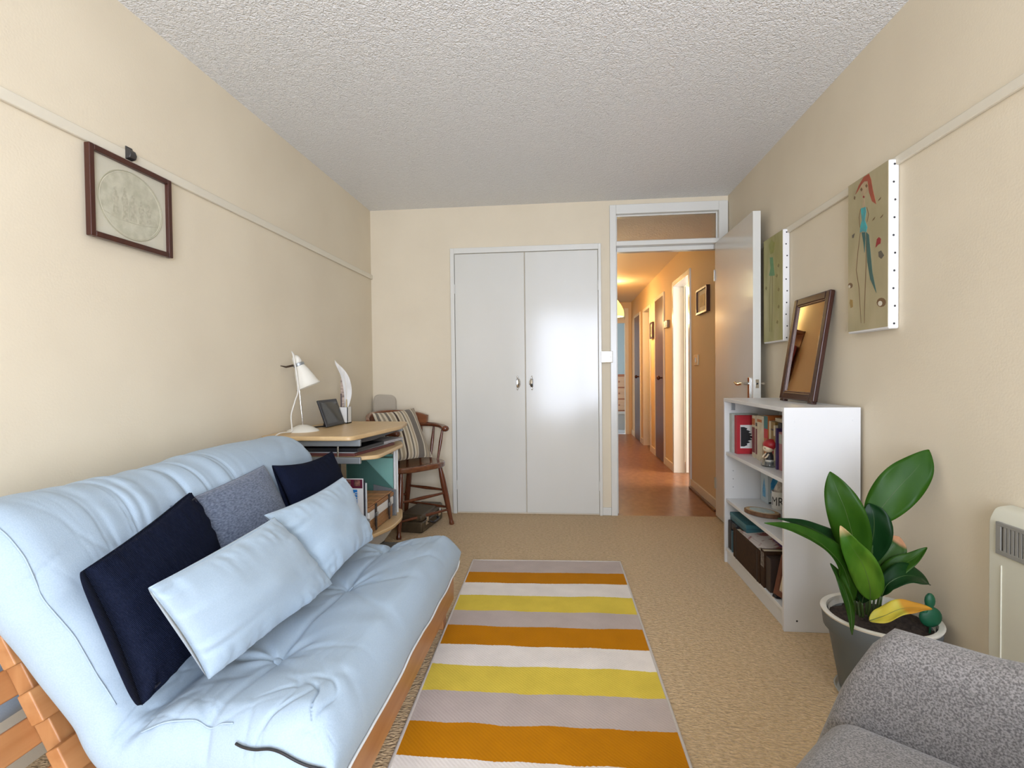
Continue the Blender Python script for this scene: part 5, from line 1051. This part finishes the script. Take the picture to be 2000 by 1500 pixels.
# U-shaped shell: plan path from right arm front round the back to left arm front
path = []
for r0 in np.linspace(.255, -.06, 12): path.append((r0, .285))
for k in range(1, 24): a = PI*k/24; path.append((-.06-.255*math.sin(a)**.9, .285*math.cos(a)))
for r0 in np.linspace(-.06, .255, 12): path.append((r0, -.285))
path = np.array(path); npth = len(path); tang = np.gradient(path, axis=0); tang /= np.linalg.norm(tang, axis=1)[:, None]; outn = np.stack([-tang[:, 1], tang[:, 0]], 1)
if outn[5, 1] < 0: outn = -outn
prof = []
for k in range(9): prof.append((-.045, .14+.385*k/8))
for k in range(1, 12): a = PI*k/12; prof.append((-.045*math.cos(a), .525+.055*math.sin(a)))
for k in range(9): prof.append((.045, .525-.385*k/8))
A = np.zeros((npth, len(prof), 3))
for i in range(npth):
    f, r = path[i]; bk_ = np.clip((.10-f)/.35, 0, 1); hs = 1+.16*bk_*bk_*(3-2*bk_)
    for j, (o, z) in enumerate(prof):
        zz = .14+(z-.14)*hs; q = path[i]+outn[i]*(o*1.15+.03*(zz-.30))
        sl = max(0, f-.05)/.19; ff_ = q[0]+sl*(.52-zz)*.30-.012*sl*max(0, (zz-.50)/.08)
        A[i, j] = ap(ff_, q[1], zz)
def cap(A, e):
    ring = A[e]; c_ = ring.mean(0); out = [ring]; nf = aF if True else 0
    for t in (.75, .45, .15): out.append(c_+(ring-c_)*t+nf*.028*math.sqrt(1-t*t))
    return np.array(out)
mb = MB().grid(A)
for e in (0, -1): mb.grid(cap(A, e), closev=True)
sh = mb.build('shell', GREYF, ac, smooth=180); sh.modifiers.new('weld', 'WELD').merge_threshold = .0005
# seat cushion
n = 40; u = clustered(n, .6)*2-1; U, V = np.meshgrid(u, u, indexing='ij')
hh = edge_h(1-np.abs(U), .22)*edge_h(1-np.abs(V), .22)
def seatp(sgn): return np.array([[ap(.040+.285*U[i, j]*(1-.05*V[i, j]**2), .235*V[i, j], .345+sgn*.085*hh[i, j]+(.012*(1-U[i, j]**2)*(1-V[i, j]**2) if sgn > 0 else 0)) for j in range(n)] for i in range(n)])
mb = MB().grid(seatp(1)).grid(seatp(-1)[::-1]); o = mb.build('seat', GREYF, ac, smooth=180); o.modifiers.new('weld', 'WELD').merge_threshold = .0005
B0_ = MB().obox(ap(0, 0, .20), [aF, aR, (0, 0, 1)], (.245, .24, .062)).build('seat_base', GREYF, ac, bevel=.02, seg=3)
for f, r in ((.19, .20), (.19, -.20), (-.17, .18), (-.17, -.18)): MB().cyl(ap(f, r, .145), ap(f*1.12, r*1.12, 0), .017, .011, 12).build('leg', wood('armchair_leg', (.30, .16, .07), (.38, .21, .10), 'z', .4), ac, smooth=50)
